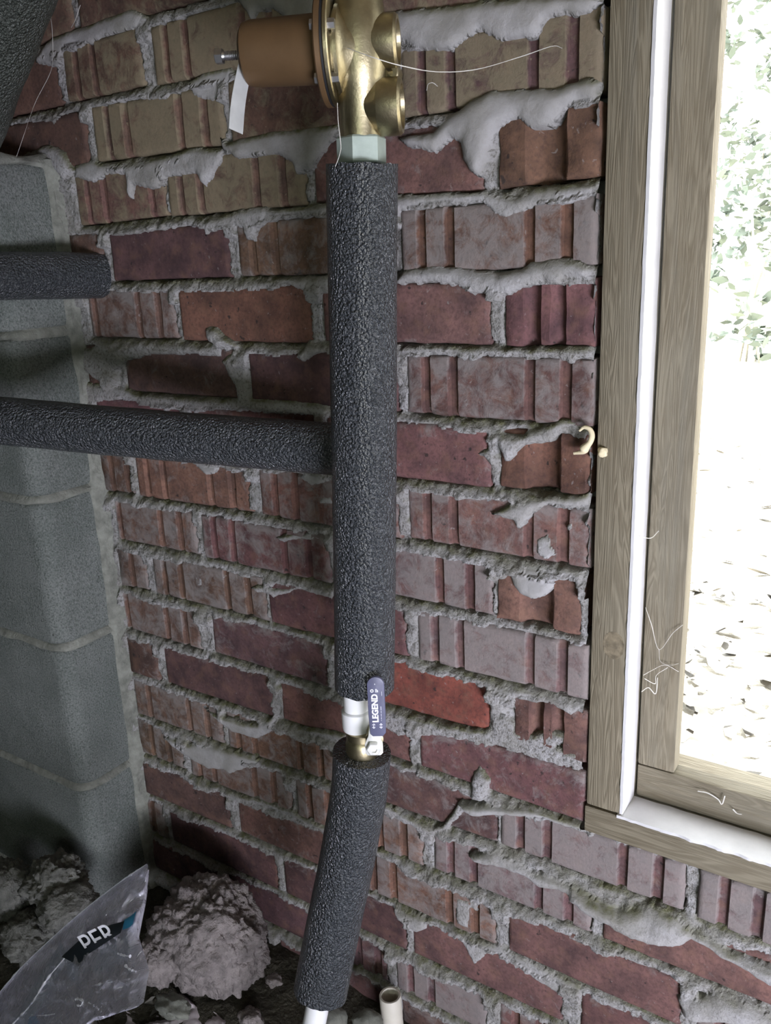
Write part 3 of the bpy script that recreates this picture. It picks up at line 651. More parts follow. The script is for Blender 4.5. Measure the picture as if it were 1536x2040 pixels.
# ------------------------------------------------------------------ foam-sleeved pipes
def sleeve_mesh(path, r, ri, seg=72, wob=.012, name='foam_sleeve', material=None, caps=(1, 1)):
    bm = bmesh.new(); out = sweep(bm, path, r, seg, False, wob)
    inn = sweep(bm, path, ri, seg, False)
    n = len(path)
    for k, on in ((0, caps[0]), (n-1, caps[1])):
        if not on: continue
        d = (path[1]-path[0]).normalized() if k == 0 else (path[-1]-path[-2]).normalized()
        for j in range(seg):          # slightly ragged cut
            v = out[k][j]; v.co += d*.0016*mnoise.noise(v.co*130)
        for j in range(seg):
            a, b = out[k][j], out[k][(j+1) % seg]; c, e = inn[k][(j+1) % seg], inn[k][j]
            bm.faces.new((a, b, c, e) if k else (e, c, b, a))
    return from_bm(name, bm, material or M['foam'], smooth=60)
VY = -.115
riser_pts = smooth_path([px(721, 329, VY), px(722, 560, VY), px(724.5, 800, VY), px(726.5, 1080, VY), px(726, 1366, VY)], 30)
riser = sleeve_mesh(riser_pts, .0288, .012)
riser.name = 'foam_pipe_sleeve'; tag(riser, 'long upright black foam pipe sleeve below the brass regulator', 'pipe insulation')
low_pts = smooth_path([px(721, 1497, VY), px(716, 1570, VY), px(703, 1650, VY-.004), px(686, 1740, VY-.012), px(664, 1845, VY-.026), px(638, 1976, VY-.046)], 18)
low = sleeve_mesh(low_pts, .0290, .0125); low.name = 'foam_pipe_sleeve'
tag(low, 'short curved black foam pipe sleeve below the valve with purple lever', 'pipe insulation')
bm = bmesh.new(); d = (low_pts[-1]-low_pts[-2]).normalized()
sweep(bm, smooth_path([low_pts[-20], low_pts[-1], low_pts[-1]+d*.05, low_pts[-1]+d*.12+Vector((-.008, 0, -.01))], 8), .0125, 28)
tag(from_bm('supply_pipe', bm, M['pex'], smooth=50), 'white plastic pipe leaving the bottom of the curved sleeve', 'pipe')
# branch running left from the riser
bd = lambda x, y, wpx, od: px(x, y, depth=od*FPX/wpx)
bp = [bd(660, 894, 105, .0515), bd(480, 880, 101.5, .0515), bd(300, 865.5, 99, .0515), bd(0, 838, 96, .0515)]
bp = [bp[0]+(bp[0]-bp[1])*.12] + bp + [bp[-1]+(bp[-1]-bp[-2])*.8]
br_ = sleeve_mesh(smooth_path(bp, 16), .0257, .011, 64, .02); br_.name = 'foam_pipe_sleeve'
tag(br_, 'black foam-covered branch pipe running left from the upright sleeve', 'pipe insulation')
# stub coming out of the wall beside the pier
s0 = px(205, 549, Y=.006); s1 = px(60, 550, Y=-.075); s2 = px(0, 550, Y=-.110)
dd = (s2-s0).normalized()
sp = smooth_path([s0, s0+dd*.006, s0+dd*.05, s0+dd*.12, s0+dd*.36], 8)
bm = bmesh.new(); nn = len(sp); sweep(bm, sp, [.0215 if i == 0 else (.0255 if i < 3 else .0272) for i in range(nn)], 56, True, .03)
tag(from_bm('foam_pipe_sleeve', bm, M['foam'], smooth=60), 'black foam-covered pipe stub coming out of the wall beside the block pier', 'pipe insulation')
# slanting sleeve in the upper left corner
a0 = px(10, -60, Y=-.17); a1 = px(-100, 260, Y=-.17); ad = (a1-a0)
bm = bmesh.new(); sweep(bm, smooth_path([a0-ad*.9, a0, a1, a1+ad*.5], 16), .047, 64, True, .03)
tag(from_bm('foam_pipe_sleeve', bm, M['foam_old'], smooth=60), 'dusty slanting foam pipe sleeve in the upper left corner', 'pipe insulation')

# ------------------------------------------------------------------ brass pressure regulator
AX = px(716, 200, VY); prv_top = px(714, 0, VY)
prv = empty('pressure_regulator', tuple(px(720, 330, VY)), 'brass water pressure regulator with bronze bell above the foam sleeve', 'valve')
UPV = (px(712, -40, VY) - px(721, 329, VY)).normalized(); base = px(721, 329, VY)
mpp = (base-CAM).dot(FW)/FPX                       # metres per pixel at the regulator
bell = Vector((-.90, -.43, -.03)).normalized(); bell = (bell - UPV*bell.dot(UPV)*.7).normalized()
at_ = lambda yy: base + UPV*((329-yy)*mpp*1.02)
def part(name, bm, material, ang=35): return adopt(from_bm(name, bm, material, smooth=ang), prv)
# body: vertical waterway with swelling chamber
bm = bmesh.new()
lathe(bm, at_(292), UPV, [(0, 0), (0, .0150), (.004, .0150), (.0045, .0165), (.030, .0168), (.042, .0205), (.060, .0235), (.078, .0235), (.092, .0205), (.104, .0180), (.110, .0215), (.124, .0225), (.140, .0225), (.150, .0225), (.150, 0)], 40)
part('body', bm, M['brass'])
bm = bmesh.new()      # chamber towards the bell
lathe(bm, at_(130), bell, [(-.004, 0), (-.004, .022), (.006, .0265), (.0105, .030), (.012, .0335), (.015, .0335), (.0155, .030), (.018, .030)], 40)
part('chamber', bm, M['brass'])
FC = at_(122) + bell*.017                 # flange centre
bm = bmesh.new(); lathe(bm, FC, bell, [(0, 0), (0, .0405), (.0008, .0415), (.0032, .0415), (.0040, .0405), (.0040, .02)], 56); part('flange', bm, M['brass'])
bm = bmesh.new(); lathe(bm, FC+bell*.0041, bell, [(0, .02), (0, .0408), (.0016, .0408), (.0016, .02)], 56); part('gasket', bm, M['gasket'])
bm = bmesh.new(); lathe(bm, FC+bell*.0058, bell, [(0, .02), (0, .0405), (.0006, .0414), (.0040, .0414), (.0052, .040), (.0055, .032), (.0062, .0262), (.009, .0248), (.060, .0236), (.066, .0222), (.0685, .0185), (.069, .010), (.069, 0)], 56)
part('bell', bm, M['bronze'])
sa, sb, _ = frame_of(bell)
for k in range(6):
    t = 2*math.pi*(k+.25)/6; c = FC + (sa*math.cos(t) + sb*math.sin(t))*.0352
    bm = bmesh.new()
    lathe(bm, c-bell*.005, bell, [(0, 0), (0, .0038), (.005, .0040), (.0051, .0046), (.0148, .0046), (.0149, .0042), (.0185, .0040), (.0192, 0)], 6)
    part('flange_bolt', bm, M['steel'], 30)
bm = bmesh.new(); S0 = FC + bell*.0748
prof = [(0, 0), (0, .0036)]
for k in range(9): prof += [(.001+k*.0016, .0036), (.0018+k*.0016, .0030)]
prof += [(.0165, .0036)]
lathe(bm, S0, bell, prof + [(.0165, 0)], 20); sc_o = part('adjusting_screw', bm, M['steel'], 30)
bm = bmesh.new(); lathe(bm, S0+bell*.0165, bell, [(0, 0), (0, .0058), (.0055, .0060), (.0062, .0045), (.0062, 0)], 6); part('screw_head', bm, M['steel'], 30)
# gauge ports on the far side of the body from the bell
pd = (-bell + UPV*.0).normalized(); view = (base-CAM).normalized()
for yy, ln, r, o2 in ((118, .0305, .0195, 0), (228, .0330, .0205, 0)):
    bm = bmesh.new(); c = at_(yy)
    lathe(bm, c - pd*.006, pd, [(0, 0), (0, .012), (.010, .0155), (ln-.013, r), (ln-.012, r+.0006), (ln+.004, r+.0006), (ln+.006, r-.0012), (ln+.006, r-.004), (ln+.003, r-.0048), (ln+.003, 0)], 40)
    part('gauge_port', bm, M['brass'])
bm = bmesh.new(); c = at_(172) + pd*.022
lathe(bm, c - Vector((0, -1, 0))*.006, Vector((.25, -1, 0)), [(0, 0), (0, .0085), (.010, .0085), (.0108, .0075), (.0108, .0042), (.004, .0042), (.004, 0)], 24); part('lug', bm, M['brass'])
bm = bmesh.new(); lathe(bm, at_(327), UPV, [(0, 0), (0, .0185), (.0012, .0198), (.0185, .0198), (.0200, .0185), (.0205, .0160), (.0205, 0)], 6, ref=Vector((.25, -1, 0))); nut_o = part('union_nut', bm, M['nut'], 30)
bm = bmesh.new(); lathe(bm, at_(15), UPV, [(-.004, 0), (-.004, .0215), (-.002, .0232), (.004, .0232), (.006, .0215), (.03, .021), (.03, 0)], 40); part('inlet_collar', bm, M['brass'])
# paper tag hanging from the adjusting screw
def hang_tag():
    e = px(474, 150, depth=(S0-CAM).dot(FW)); tl = px(478, 128, depth=(S0-CAM).dot(FW)-.004); bl = px(462, 255, depth=(S0-CAM).dot(FW)-.004)
    wv = (px(499, 131, depth=(S0-CAM).dot(FW)+.004) - tl); dn = bl-tl; nn = wv.cross(dn).normalized(); bm = bmesh.new(); rows = []
    for i in range(14):
        t = i/13
        rows.append([[bm.verts.new(tl + dn*t + wv*(u-.1)*(1.35) + nn*(.003*math.sin(t*2.6) + s*.0005) + dn.normalized()*(.004*u if i == 13 else 0)) for u in (0, .33, .66, 1)] for s in (0, 1)])
    for i in range(13):
        for j in range(3):
            bm.faces.new((rows[i][0][j], rows[i][0][j+1], rows[i+1][0][j+1], rows[i+1][0][j])); bm.faces.new((rows[i][1][j], rows[i+1][1][j], rows[i+1][1][j+1], rows[i][1][j+1]))
        for j in (0, 3): bm.faces.new((rows[i][0][j], rows[i+1][0][j], rows[i+1][1][j], rows[i][1][j]))
    for i in (0, 13):
        for j in range(3): bm.faces.new((rows[i][0][j], rows[i][0][j+1], rows[i][1][j+1], rows[i][1][j]))
    tag(from_bm('hang_tag', bm, M['tagw'], smooth=40), 'white hanging tag strip below the bronze bell screw', 'tag')
hang_tag()

# ------------------------------------------------------------------ ball valve with lever
vb = px(722, 1500, VY); valve = empty('ball_valve', tuple(vb), 'small brass ball valve with purple lever between the two foam sleeves', 'valve')
def vpart(name, bm, material, ang=35): return adopt(from_bm(name, bm, material, smooth=ang), valve)
vm = (vb-CAM).dot(FW)/FPX; vup = (px(714, 1366, VY)-vb).normalized()
va = lambda yy: vb + vup*((1500-yy)*vm*1.04)
bm = bmesh.new(); lathe(bm, va(1450)+Vector((-.004, 0, 0)), vup, [(0, 0), (0, .0105), (.001, .0145), (.004, .0150), (.021, .0152), (.0215, .0148), (.0225, .0125), (.045, .0122), (.045, 0)], 36); vpart('adapter', bm, M['pex'])
bm = bmesh.new(); lathe(bm, va(1515), vup, [(0, 0), (0, .0135), (.006, .0155), (.012, .0165), (.019, .0165), (.024, .0150), (.026, .0135), (.0265, .0150), (.034, .0150), (.035, .013), (.035, 0)], 36); vpart('valve_body', bm, M['brass'])
hn = Vector((.52, -.85, 0)).normalized()                 # lever stands off towards the viewer
hs = Vector((.85, .52, 0)).normalized()
LVD = .044
hb = px(745, 1489, depth=(vb-CAM).dot(FW)-LVD)
bm = bmesh.new(); lathe(bm, hb-hn*.040, hn, [(0, 0), (0, .0085), (.026, .0085), (.0265, .0062), (.040, .0060), (.042, .005), (.042, 0)], 24); vpart('stem', bm, M['brass'])
bm = bmesh.new(); lathe(bm, hb-hn*.001, hn, [(0, 0), (0, .0068), (.0008, .0072), (.0048, .0072), (.0056, .0062), (.0056, .0034), (.0040, .0032), (.0040, 0)], 6); vpart('lever_nut', bm, M['chrome'], 30)
hx = lambda x, y: (px(x, y, depth=(vb-CAM).dot(FW)-LVD) - hb)
def plate(name, outline, off, th, material, bev=.0006):
    """flat plate in the (hs, z) plane, outline in metres, off/thickness along hn"""
    bm = bmesh.new(); vs = [bm.verts.new(hb + hs*u + Vector((0, 0, 1))*v + hn*off) for u, v in outline]
    f = bm.faces.new(vs); r = bmesh.ops.extrude_face_region(bm, geom=[f])
    for v in [g for g in r['geom'] if isinstance(g, bmesh.types.BMVert)]: v.co += hn*th
    if bev:
        es = [e for e in bm.edges if all(len(f.verts) > 4 or True for f in e.link_faces) and abs((e.verts[0].co-e.verts[1].co).normalized().dot(hn)) < .5]
        bmesh.ops.bevel(bm, geom=es, offset=bev, segments=2, profile=.6, affect='EDGES')
    return vpart(name, bm, material, 40)
V1 = (px(752, 1452, depth=(vb-CAM).dot(FW)-LVD)-hb).z; V2 = (px(750, 1322, depth=(vb-CAM).dot(FW)-LVD)-hb).z
U1 = (px(752, 1400, depth=(vb-CAM).dot(FW)-LVD)-hb).dot(hs)
plate('lever_arm', [(-.0085, -.006), (-.006, -.0085), (.006, -.0085), (.0085, -.006), (.0085, .004), (.0065, .010), (.0058, V1+.006), (-.0036, V1+.006), (-.0048, .012), (-.0085, .004)], -.0012, .0015, M['chrome'], .0004)
hw = .0080
ol = [(U1-hw*.9, V1), (U1-hw*.6, V1-.0025), (U1+hw*.6, V1-.0025), (U1+hw*.95, V1+.001), (U1+hw, V1+.02), (U1+hw, V2-.008)] + [(U1+hw*math.cos(t), V2-.008+.008*math.sin(t)) for t in np.linspace(.2, math.pi-.2, 9)] + [(U1-hw, V2-.008), (U1-hw, V1+.02)]
handle = plate('handle_grip', ol, .0004, .0042, M['handle'], .0013)
def text_mesh(name, body, size, origin, xdir, ydir, material, parent, bold=0.0, ext=.0002):
    cu = bpy.data.curves.new(name, 'FONT'); cu.body = body; cu.size = size; cu.extrude = ext; cu.offset = bold; cu.align_x = 'LEFT'; cu.align_y = 'CENTER'
    t = bpy.data.objects.new(name, cu); COL.objects.link(t); bpy.context.view_layer.update()
    me = bpy.data.meshes.new_from_object(t.evaluated_get(bpy.context.evaluated_depsgraph_get())); bpy.data.objects.remove(t, do_unlink=True)
    xd = xdir.normalized(); yd = ydir.normalized(); zd = xd.cross(yd); me.transform(Matrix.Translation(origin) @ Matrix((xd, yd, zd)).transposed().to_4x4()); me.name = name
    me.materials.clear(); o = linked(name, me, material)
    o.parent = parent; o.matrix_parent_inverse = parent.matrix_world.inverted() if False else Matrix.Identity(4); return o
bpy.context.view_layer.update()
HT = V2-V1; zup = Vector((0, 0, 1)); hface = hn*.0048
def htext(body, size, v, u, bold=0.0):
    o = text_mesh('lettering', body, size, hb + hs*(U1+u) + zup*(V1+HT*v) + hface, zup, -hs, M['print'], handle, bold)
    o.matrix_parent_inverse = handle.matrix_world.inverted()
for a in (('LEGEND', .0078, .215, -.0012, .0003), ('- -- --- -- ----', .0030, .24, .0038, .00008), ('SP', .0036, .74, .0010, .0001), ('O', .0040, .74, -.0034, .0002), ('-', .0040, .87, -.0010, .0001),
          ('\u2194', .0045, .10, -.0034, .0001), ('\u2194', .0045, .10, .0034, .0001), ('------', .0022, .68, .0052, .00006)):
    htext(*a)

# ------------------------------------------------------------------ cut plastic pipe standing in the dirt
pb = px(777, 1982, Y=-.035)
bm = bmesh.new(); lathe(bm, Vector((pb.x+.004, pb.y, -.03)), Vector((-.004, 0, pb.z+.03)), [(0, .0135), (pb.z+.03-.001, .0135), (pb.z+.03, .0130), (pb.z+.03, .0108), (pb.z+.029, .0104), (.02, .0104), (.02, 0)], 40)
tag(from_bm('pipe_stub', bm, M['pvc'], smooth=40), 'open-ended off-white plastic pipe stub standing in the dirt', 'pipe')

# ------------------------------------------------------------------ rubble, clumps, stones, litter
def lump(name, c, r, material, label, cat, seed, amp=.30, fine=.12, sub=5, group=None):
    bm = bmesh.new(); bmesh.ops.create_icosphere(bm, subdivisions=sub, radius=1.0); c = Vector(c); s = Vector((seed*3.7, seed*1.3, seed))
    for v in bm.verts:
        n = v.co.normalized()
        k = 1 + amp*mnoise.noise(n*1.6+s) + amp*.6*abs(mnoise.noise(n*3.7+s)) + fine*(1.6*abs(mnoise.noise(n*4.5+s))-.3) + fine*.9*abs(mnoise.noise(n*10+s)) + fine*.35*mnoise.noise(n*24+s) + fine*.2*mnoise.noise(n*50+s)
        v.co = Vector((n.x*r[0], n.y*r[1], n.z*r[2]))*k
    o = from_bm(name, bm, material, smooth=80); o.location = c
    return tag(o, label, cat, group)
lump('mortar_clump', px(415, 1862, Y=-.10), (.073, .060, .066), M['clump'], 'large pale lumpy clump of dried mortar on the dirt beside the plastic bag', 'rubble', 3, .22, .10, 6)
lump('mortar_clump', px(312, 1915, Y=-.165), (.026, .024, .030), M['clump'], 'small pale lumpy mortar clump touching the right side of the plastic bag', 'rubble', 9, .25, .12, 5)
lump('mortar_clump', px(108, 1752, Y=-.165), (.038, .035, .026), M['clump_dark'], 'knobbly grey clump at the foot of the pier above the plastic bag', 'rubble', 5, .30, .20, 5)
lump('mortar_clump', px(138, 1808, Y=-.180), (.042, .034, .026), M['clump_dark'], 'smooth grey clump just above the top edge of the plastic bag', 'rubble', 12, .25, .08, 5)
lump('mortar_clump', px(18, 1772, Y=-.185), (.036, .034, .040), M['clump_dark'], 'grey rubble clump at the left picture edge below the pier', 'rubble', 21, .30, .12, 5)
lump('mortar_clump', px(66, 1868, Y=-.205), (.050, .034, .026), M['clump_dark'], 'dark flat rubble clump behind the plastic bag', 'rubble', 33, .30, .14, 5)
lump('pebble', px(663, 2030, Y=-.085), (.018, .015, .014), M['stone'], 'rounded pebble beside the white pipe under the curved sleeve', 'stone', 51, .2, .04, 4)
lump('pebble', px(733, 2036, Y=-.065), (.018, .015, .013), M['stone'], 'rounded pebble left of the plastic pipe stub', 'stone', 55, .2, .04, 4)
lump('pebble', px(545, 1953, Y=-.08), (.010, .008, .005), M['clump'], 'small pale crumb on the dirt between clump and curved sleeve', 'stone', 58, .4, .2, 4)
lump('pebble', px(500, 2030, Y=-.12), (.014, .012, .010), M['clump'], 'small pale stone at the bottom edge left of the white pipe', 'stone', 61, .4, .2, 4)
lump('pebble', px(345, 2003, Y=-.175), (.022, .014, .009), M['stone'], 'flat dark stone below the pale mortar clump', 'stone', 66, .4, .15, 4)
def wrapper():
    bm = bmesh.new(); nx, ny = 40, 16; G = []
    for i in range(nx):
        row = []
        for j in range(ny):
            u, v = i/(nx-1), j/(ny-1); x = 240+195*u + 14*math.sin(v*5); y = 2008+12*math.sin(u*7)+v*70
            p = px(x, y, Z=.018); p.z += .010*mnoise.noise(Vector((u*5, v*3, 1))) + .006*abs(mnoise.noise(Vector((u*11, v*7, 4)))) + (.012*math.exp(-((u-.62)/.05)**2) if v < .3 else 0)
            row.append(bm.verts.new(p))
        G.append(row)
    for i in range(nx-1):
        for j in range(ny-1): bm.faces.new((G[i][j], G[i+1][j], G[i+1][j+1], G[i][j+1]))
    o = from_bm('crumpled_wrapper', bm, M['paper'], smooth=80); tag(o, 'crumpled pinkish paper wrapper on the dirt at the bottom edge', 'wrapper')
    md = o.modifiers.new('thick', 'SOLIDIFY'); md.thickness = .0012
wrapper()
def litter():
    bm = bmesh.new(); rs = random.Random(4)
    for k in range(260):
        x = rs.uniform(-1.2, -.2); y = rs.uniform(-.55, -.02); z = .012+rs.uniform(0, .012); a = rs.uniform(0, 6.28); l = rs.uniform(.008, .022); w_ = l*rs.uniform(.2, .5)
        d = Vector((math.cos(a), math.sin(a), rs.uniform(-.4, .4))); s = Vector((-math.sin(a), math.cos(a), rs.uniform(-.3, .3))); c = Vector((x, y, z))
        vs = [bm.verts.new(c+d*l*p+s*w_*q_+Vector((0, 0, .003*r_))) for p, q_, r_ in ((-1, 0, 0), (-.3, 1, 1), (.5, .8, 1), (1, 0, 0), (.5, -.8, 1), (-.3, -1, 1))]
        bm.faces.new(vs)
    tag(from_bm('leaf_litter', bm, M['leaf_dry']), 'scattered dry leaf bits on the dirt floor', 'leaves', kind='stuff')
litter()

# ------------------------------------------------------------------ clear plastic bag with printed insert
bag_pt = lambda x, y, off=0.0: px(x, y, Y=-.205-.00042*(y-1720)) + Vector((.52, -.80, .25)).normalized()*off
bag = empty('plastic_bag', tuple(px(150, 2040, Z=.02)), 'clear crinkled plastic bag with blue and black printed insert on the rubble', 'bag')
TE = [(293, 1720), (245, 1752), (180, 1802), (110, 1862), (40, 1930), (-40, 2020), (-130, 2130)]
BE = [(297, 1732), (290, 1800), (276, 1872), (297, 1935), (286, 1998), (190, 2030), (70, 2150)]
def lerp_poly(P, t):
    f = t*(len(P)-1); i = min(int(f), len(P)-2); k = f-i; return P[i][0]*(1-k)+P[i+1][0]*k, P[i][1]*(1-k)+P[i+1][1]*k
def bag_sheet(sgn, seed):
    bm = bmesh.new(); G = []; ns, ntt = 90, 50
    for i in range(ns):
        row = []; s = i/(ns-1); a = lerp_poly(TE, s); b = lerp_poly(BE, s)
        for j in range(ntt):
            t = j/(ntt-1); x = a[0]*(1-t)+b[0]*t; y = a[1]*(1-t)+b[1]*t
            puff = math.sqrt(max(0, math.sin(math.pi*t)))*min(1, s*5+.15)*.020
            wr = .0060*mnoise.noise(Vector((x*.02, y*.02, seed))) + .0060*(1-2*abs(mnoise.noise(Vector((x*.045, y*.030, seed+7))))) + .0018*mnoise.noise(Vector((x*.13, y*.10, seed+3)))
            w_ = min(1, math.sin(math.pi*t)*3)
            row.append(bm.verts.new(bag_pt(x, y, sgn*puff + wr*w_)))
        G.append(row)
    for i in range(ns-1):
        for j in range(ntt-1): bm.faces.new((G[i][j], G[i+1][j], G[i+1][j+1], G[i][j+1]))
    o = from_bm('film', bm, M['film'], smooth=80); adopt(o, bag)
bag_sheet(1, 2.0); bag_sheet(-1, 11.0)
def insert_strip(name, A, B_, off, material, n=16, th=.0006):
    bm = bmesh.new(); rows = []
    for i in range(n):
        t = i/(n-1); a = lerp_poly(A, t); b = lerp_poly(B_, t)
        rows.append([[bm.verts.new(bag_pt(a[0]*(1-u)+b[0]*u, a[1]*(1-u)+b[1]*u, off+s+.002*math.sin(3*t+2*u))) for u in (0, .33, .66, 1)] for s in (0, -th)])
    for i in range(n-1):
        for j in range(3):
            bm.faces.new((rows[i][0][j], rows[i+1][0][j], rows[i+1][0][j+1], rows[i][0][j+1])); bm.faces.new((rows[i][1][j], rows[i][1][j+1], rows[i+1][1][j+1], rows[i+1][1][j]))
        for j in (0, 3): bm.faces.new((rows[i][0][j], rows[i][1][j], rows[i+1][1][j], rows[i+1][0][j]))
    o = from_bm(name, bm, material, smooth=60); return adopt(o, bag)
M['film_glint'] = simple('fold_highlight', (.86, .86, .97), .25)
def fold_glint(pts, r):  # pale tubes that paint highlights along the bag's creases
    bm = bmesh.new(); p = smooth_path([bag_pt(x, y, o_) for x, y, o_ in pts], 10); sweep(bm, p, [r*(.25+.75*abs(mnoise.noise(Vector((i*.37, pts[0][0], 1))))*2) for i in range(len(p))], 6)
    adopt(from_bm('fold_glint', bm, M['film_glint'], smooth=60), bag)
fold_glint([(291, 1722, .001), (245, 1752, .002), (180, 1802, .001), (110, 1862, .002), (40, 1930, 0), (-20, 2000, 0)], .0016)
fold_glint([(150, 1880, .022), (112, 1925, .023), (80, 1975, .022), (48, 2010, .022), (15, 2045, .021)], .0022)
fold_glint([(196, 1940, .022), (225, 1932, .023), (268, 1930, .018)], .0014)
fold_glint([(247, 1876, .022), (258, 1881, .021), (270, 1886, .018)], .0020)
fold_glint([(262, 1900, .021), (270, 1910, .019), (279, 1920, .014)], .0018)
fold_glint([(80, 1996, .023), (105, 1995, .024), (126, 1993, .023)], .0011)
fold_glint([(166, 1966, .023), (172, 1962, .024), (182, 1966, .024), (178, 1975, .024), (170, 1974, .024)], .0016)
fold_glint([(192, 1970, .023), (204, 1976, .023), (212, 1984, .022)], .0016)
lab = insert_strip('label', [(262, 1812), (225, 1822), (190, 1835), (165, 1858), (140, 1882)], [(256, 1833), (228, 1852), (190, 1878), (182, 1888), (172, 1902)], .0245, M['black'])
insert_strip('label_end', [(284, 1795), (272, 1804), (260, 1812)], [(278, 1818), (268, 1828), (256, 1833)], .0225, M['blue'], 6)
insert_strip('insert_card', [(128, 1895), (150, 1893), (166, 1908)], [(142, 1945), (150, 1960), (158, 1925)], .003, M['card'], 6)
insert_strip('insert_card', [(250, 1868), (200, 1890), (180, 1922)], [(270, 1900), (235, 1925), (185, 1950)], -.006, M['card'], 8)
insert_strip('insert_card', [(120, 1880), (90, 1925), (60, 1975), (20, 2040)], [(140, 1900), (112, 1950), (85, 2000), (50, 2060)], -.002, M['card'], 10)
insert_strip('blue_tab', [(62, 2022), (60, 2035), (58, 2060)], [(76, 2018), (80, 2035), (82, 2060)], .004, M['blue'], 6)
xd = (bag_pt(262, 1815)-bag_pt(165, 1862)); yd0 = bag_pt(200, 1830)-bag_pt(214, 1860); zd = Vector((.52, -.80, .25)).normalized(); yd0 = zd.cross(xd.normalized())
tx = text_mesh('lettering', 'PER', .034, bag_pt(183, 1860, .0285), xd, yd0, M['print'], lab, 0.0)
tx.matrix_parent_inverse = Matrix.Translation(bag.location).inverted() @ Matrix.Identity(4); tx.parent = lab
bpy.context.view_layer.update(); tx.matrix_parent_inverse = lab.matrix_world.inverted()

# ------------------------------------------------------------------ spray foam drips and cobwebs
def tube(name, pts, r, material, label, cat, seg=6, n=8, wob=0, parent=None, group=None):
    bm = bmesh.new(); p = smooth_path(pts, n); sweep(bm, p, r if not callable(r) else [r(i/(len(p)-1)) for i in range(len(p))], seg, True, wob)
    o = from_bm(name, bm, material, smooth=60)
    return tag(o, label, cat, group) if label else o
fp = lambda x, y, Y=-.012: px(*cp('F', x, y), Y=Y)
tube('spray_foam_drip', [fp(1283, 128), fp(1315, 104), fp(1352, 118), fp(1366, 160), fp(1352, 205), fp(1318, 245), fp(1296, 268), fp(1245, 278)], lambda t: .0010+.0014*math.sin(3.0*t)+.0020*math.exp(-((t-.74)/.10)**2), M['foam_cream'], 'cream spray foam drip curling over the broken brick edge', 'foam', 14, 8, .3)
lump('spray_foam_blob', fp(1438, 270, -.006), (.0042, .0032, .0044), M['foam_cream'], 'cream spray foam dot stuck on the window post', 'foam', 71, .3, .1, 3)
def web(pts, label, r=.0004, Y=None, group=None):
    tube('cobweb', [px(x, y, Y=d) for x, y, d in pts], r*.42, M['web'], label, 'cobweb', 5, 8, .5)
web([(690, 95, -.14), (745, 115, -.145), (800, 131, -.12), (870, 143, -.08), (950, 138, -.05), (1040, 112, -.02), (1100, 92, -.012), (1120, 96, -.002)], 'long cobweb thread strung from the regulator across the brick wall', .0008)
web([(672, 205, -.15), (674, 245, -.15), (679, 290, -.145), (676, 310, -.145), (668, 332, -.145)], 'short cobweb hanging from the regulator flange to the nut', .0007)
web([(1286, 1210, -.002), (1298, 1245, .015), (1313, 1294, .028), (1340, 1262, .030), (1360, 1245, .032)], 'forked cobweb thread high in the lower window corner', .0006)
web([(1313, 1294, .028), (1316, 1318, .03), (1335, 1325, .03), (1352, 1322, .033)], 'thin cobweb thread crossing the inner window post', .0005)
web([(1282, 1345, .0), (1300, 1335, .02), (1325, 1325, .028), (1352, 1338, .033)], 'sagging cobweb between caulk strip and inner window post', .0007)
web([(1284, 1352, .0), (1305, 1362, .02), (1308, 1345, .022), (1330, 1330, .03)], 'dense cobweb wisp on the inner window post', .0010)
web([(1278, 1378, .0), (1292, 1370, .012), (1306, 1382, .02), (1310, 1350, .024)], 'lowest cobweb tangle beside the caulk strip', .0011)
web([(1274, 1068, -.004), (1296, 1072, .012), (1312, 1058, .026)], 'short bent cobweb sticking out of the caulk strip', .0008)
web([(1390, 1576, .030), (1410, 1580, .030), (1430, 1592, .030), (1438, 1602, .030), (1444, 1586, .030)], 'cobweb scrap on the inner bottom rail', .0012)
web([(1460, 1612, .030), (1468, 1620, .030), (1478, 1622, .030)], 'tiny cobweb scrap on the inner bottom rail near the right edge', .0011)
web([(160, 10, -.03), (150, 40, -.03), (142, 55, -.02)], 'faint cobweb thread on the top left bricks', .0007)
web([(100, 30, -.10), (104, 60, -.08), (105, 120, -.06), (98, 150, -.04), (70, 205, -.05), (50, 262, -.08), (33, 312, -.1)], 'faint long cobweb hanging above the block pier', .0006)
web([(850, 180, -.01), (853, 168, -.015), (862, 165, -.015), (872, 172, -.01)], 'small cobweb wisp on the brick right of the regulator', .0007)

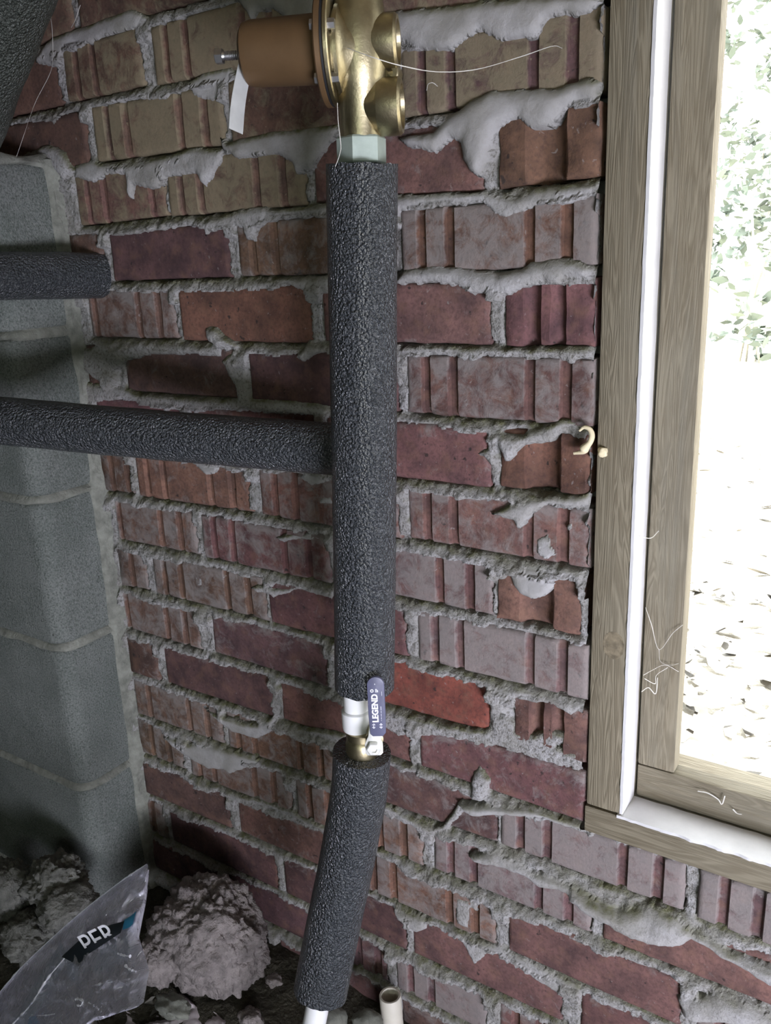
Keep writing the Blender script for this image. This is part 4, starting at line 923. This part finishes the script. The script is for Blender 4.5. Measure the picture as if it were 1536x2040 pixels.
# ------------------------------------------------------------------ outdoors
def outdoors():
    nx = 60; xs = np.linspace(-9, 6, nx); ys = np.linspace(.17, 12, nx); XX, YY = np.meshgrid(xs, ys, indexing='ij')
    Zg = ZO-.80 + .05*fbm(XX, YY, 1.2, 3) + .012*np.maximum(YY-2, 0)
    F = [(i*nx+j, (i+1)*nx+j, (i+1)*nx+j+1, i*nx+j+1) for i in range(nx-1) for j in range(nx-1)]
    o = linked('ground_outside', mesh_from('ground_outside', np.stack([XX, YY, Zg], -1).reshape(-1, 3), F, True), M['ground'])
    tag(o, 'sunlit bare ground outside the window', 'ground', kind='structure')
    bm = bmesh.new(); rs = random.Random(8)
    for k in range(1500):
        x = rs.uniform(-1.6, .6) if k < 700 else rs.uniform(-.7, .4); y = rs.uniform(.2, 2.4) if k < 700 else rs.uniform(.2, .9); z = ZO-.80+.05*float(fbm(np.array([x]), np.array([y]), 1.2, 3)[0])+rs.uniform(.004, .02); a = rs.uniform(0, 6.28); l = rs.uniform(.008, .03); w_ = l*rs.uniform(.25, .5)
        d = Vector((math.cos(a), math.sin(a), rs.uniform(-.5, .5))); s = Vector((-math.sin(a), math.cos(a), rs.uniform(-.6, .6))); c = Vector((x, y, z))
        bm.faces.new([bm.verts.new(c+d*l*p+s*w_*q_) for p, q_ in ((-1, 0), (-.3, 1), (.5, .8), (1, 0), (.5, -.8), (-.3, -1))])
    tag(from_bm('fallen_leaves', bm, M['leaf_dry']), 'fallen leaves on the sunlit ground outside the window', 'leaves', kind='stuff')
    def shrub(c, r, n, seed, label):
        e = empty('shrub', (c[0], c[1], ZO-.8), label, 'shrub', 'shrubs outside the window'); rs = random.Random(seed); bm = bmesh.new()
        for k in range(n):
            d = Vector((rs.gauss(0, 1), rs.gauss(0, 1), rs.gauss(0, 1))).normalized(); cl = Vector((mnoise.noise(d*2+Vector((seed, 0, 0))), mnoise.noise(d*2+Vector((0, seed, 0))), 0))*.4
            p = Vector(c) + Vector(((d.x+cl.x)*r[0], (d.y+cl.y)*r[1], d.z*r[2]))*rs.uniform(.45, 1)
            if mnoise.noise(p*5.5) < .26: continue
            a = Vector((rs.gauss(0, 1), rs.gauss(0, 1), rs.gauss(0, .6))).normalized(); b = a.cross(Vector((rs.gauss(0, 1), rs.gauss(0, 1), 1))).normalized(); l = rs.uniform(.025, .05)
            bm.faces.new([bm.verts.new(p+a*l*u+b*l*.45*v) for u, v in ((-1, 0), (-.2, 1), (.5, .7), (1, 0), (.5, -.7), (-.2, -1))])
        o = from_bm('foliage', bm, M['leaf']); o['kind'] = 'stuff'; adopt(o, e)
        for k in range(5):
            b0 = Vector((c[0]+rs.uniform(-.1, .1), c[1]+rs.uniform(-.1, .1), ZO-.85)); t0 = Vector(c)+Vector((rs.uniform(-.6, .6)*r[0], rs.uniform(-.6, .6)*r[1], rs.uniform(0, .6)*r[2]))
            bm = bmesh.new(); sweep(bm, smooth_path([b0, (b0+t0)/2+Vector((rs.uniform(-.1, .1), 0, 0)), t0], 6), .006, 8); adopt(from_bm('stem', bm, M['bark'], smooth=60), e)
    shrub(tuple(px(1520, 480, Y=4.2)), (.42, .5, .62), 3600, 3, 'leafy green shrub seen through the window, nearest to the frame')
    shrub(tuple(px(1500, 190, Y=6.0)), (.55, .6, .7), 3000, 9, 'taller pale green shrub farther out beyond the window')
outdoors()
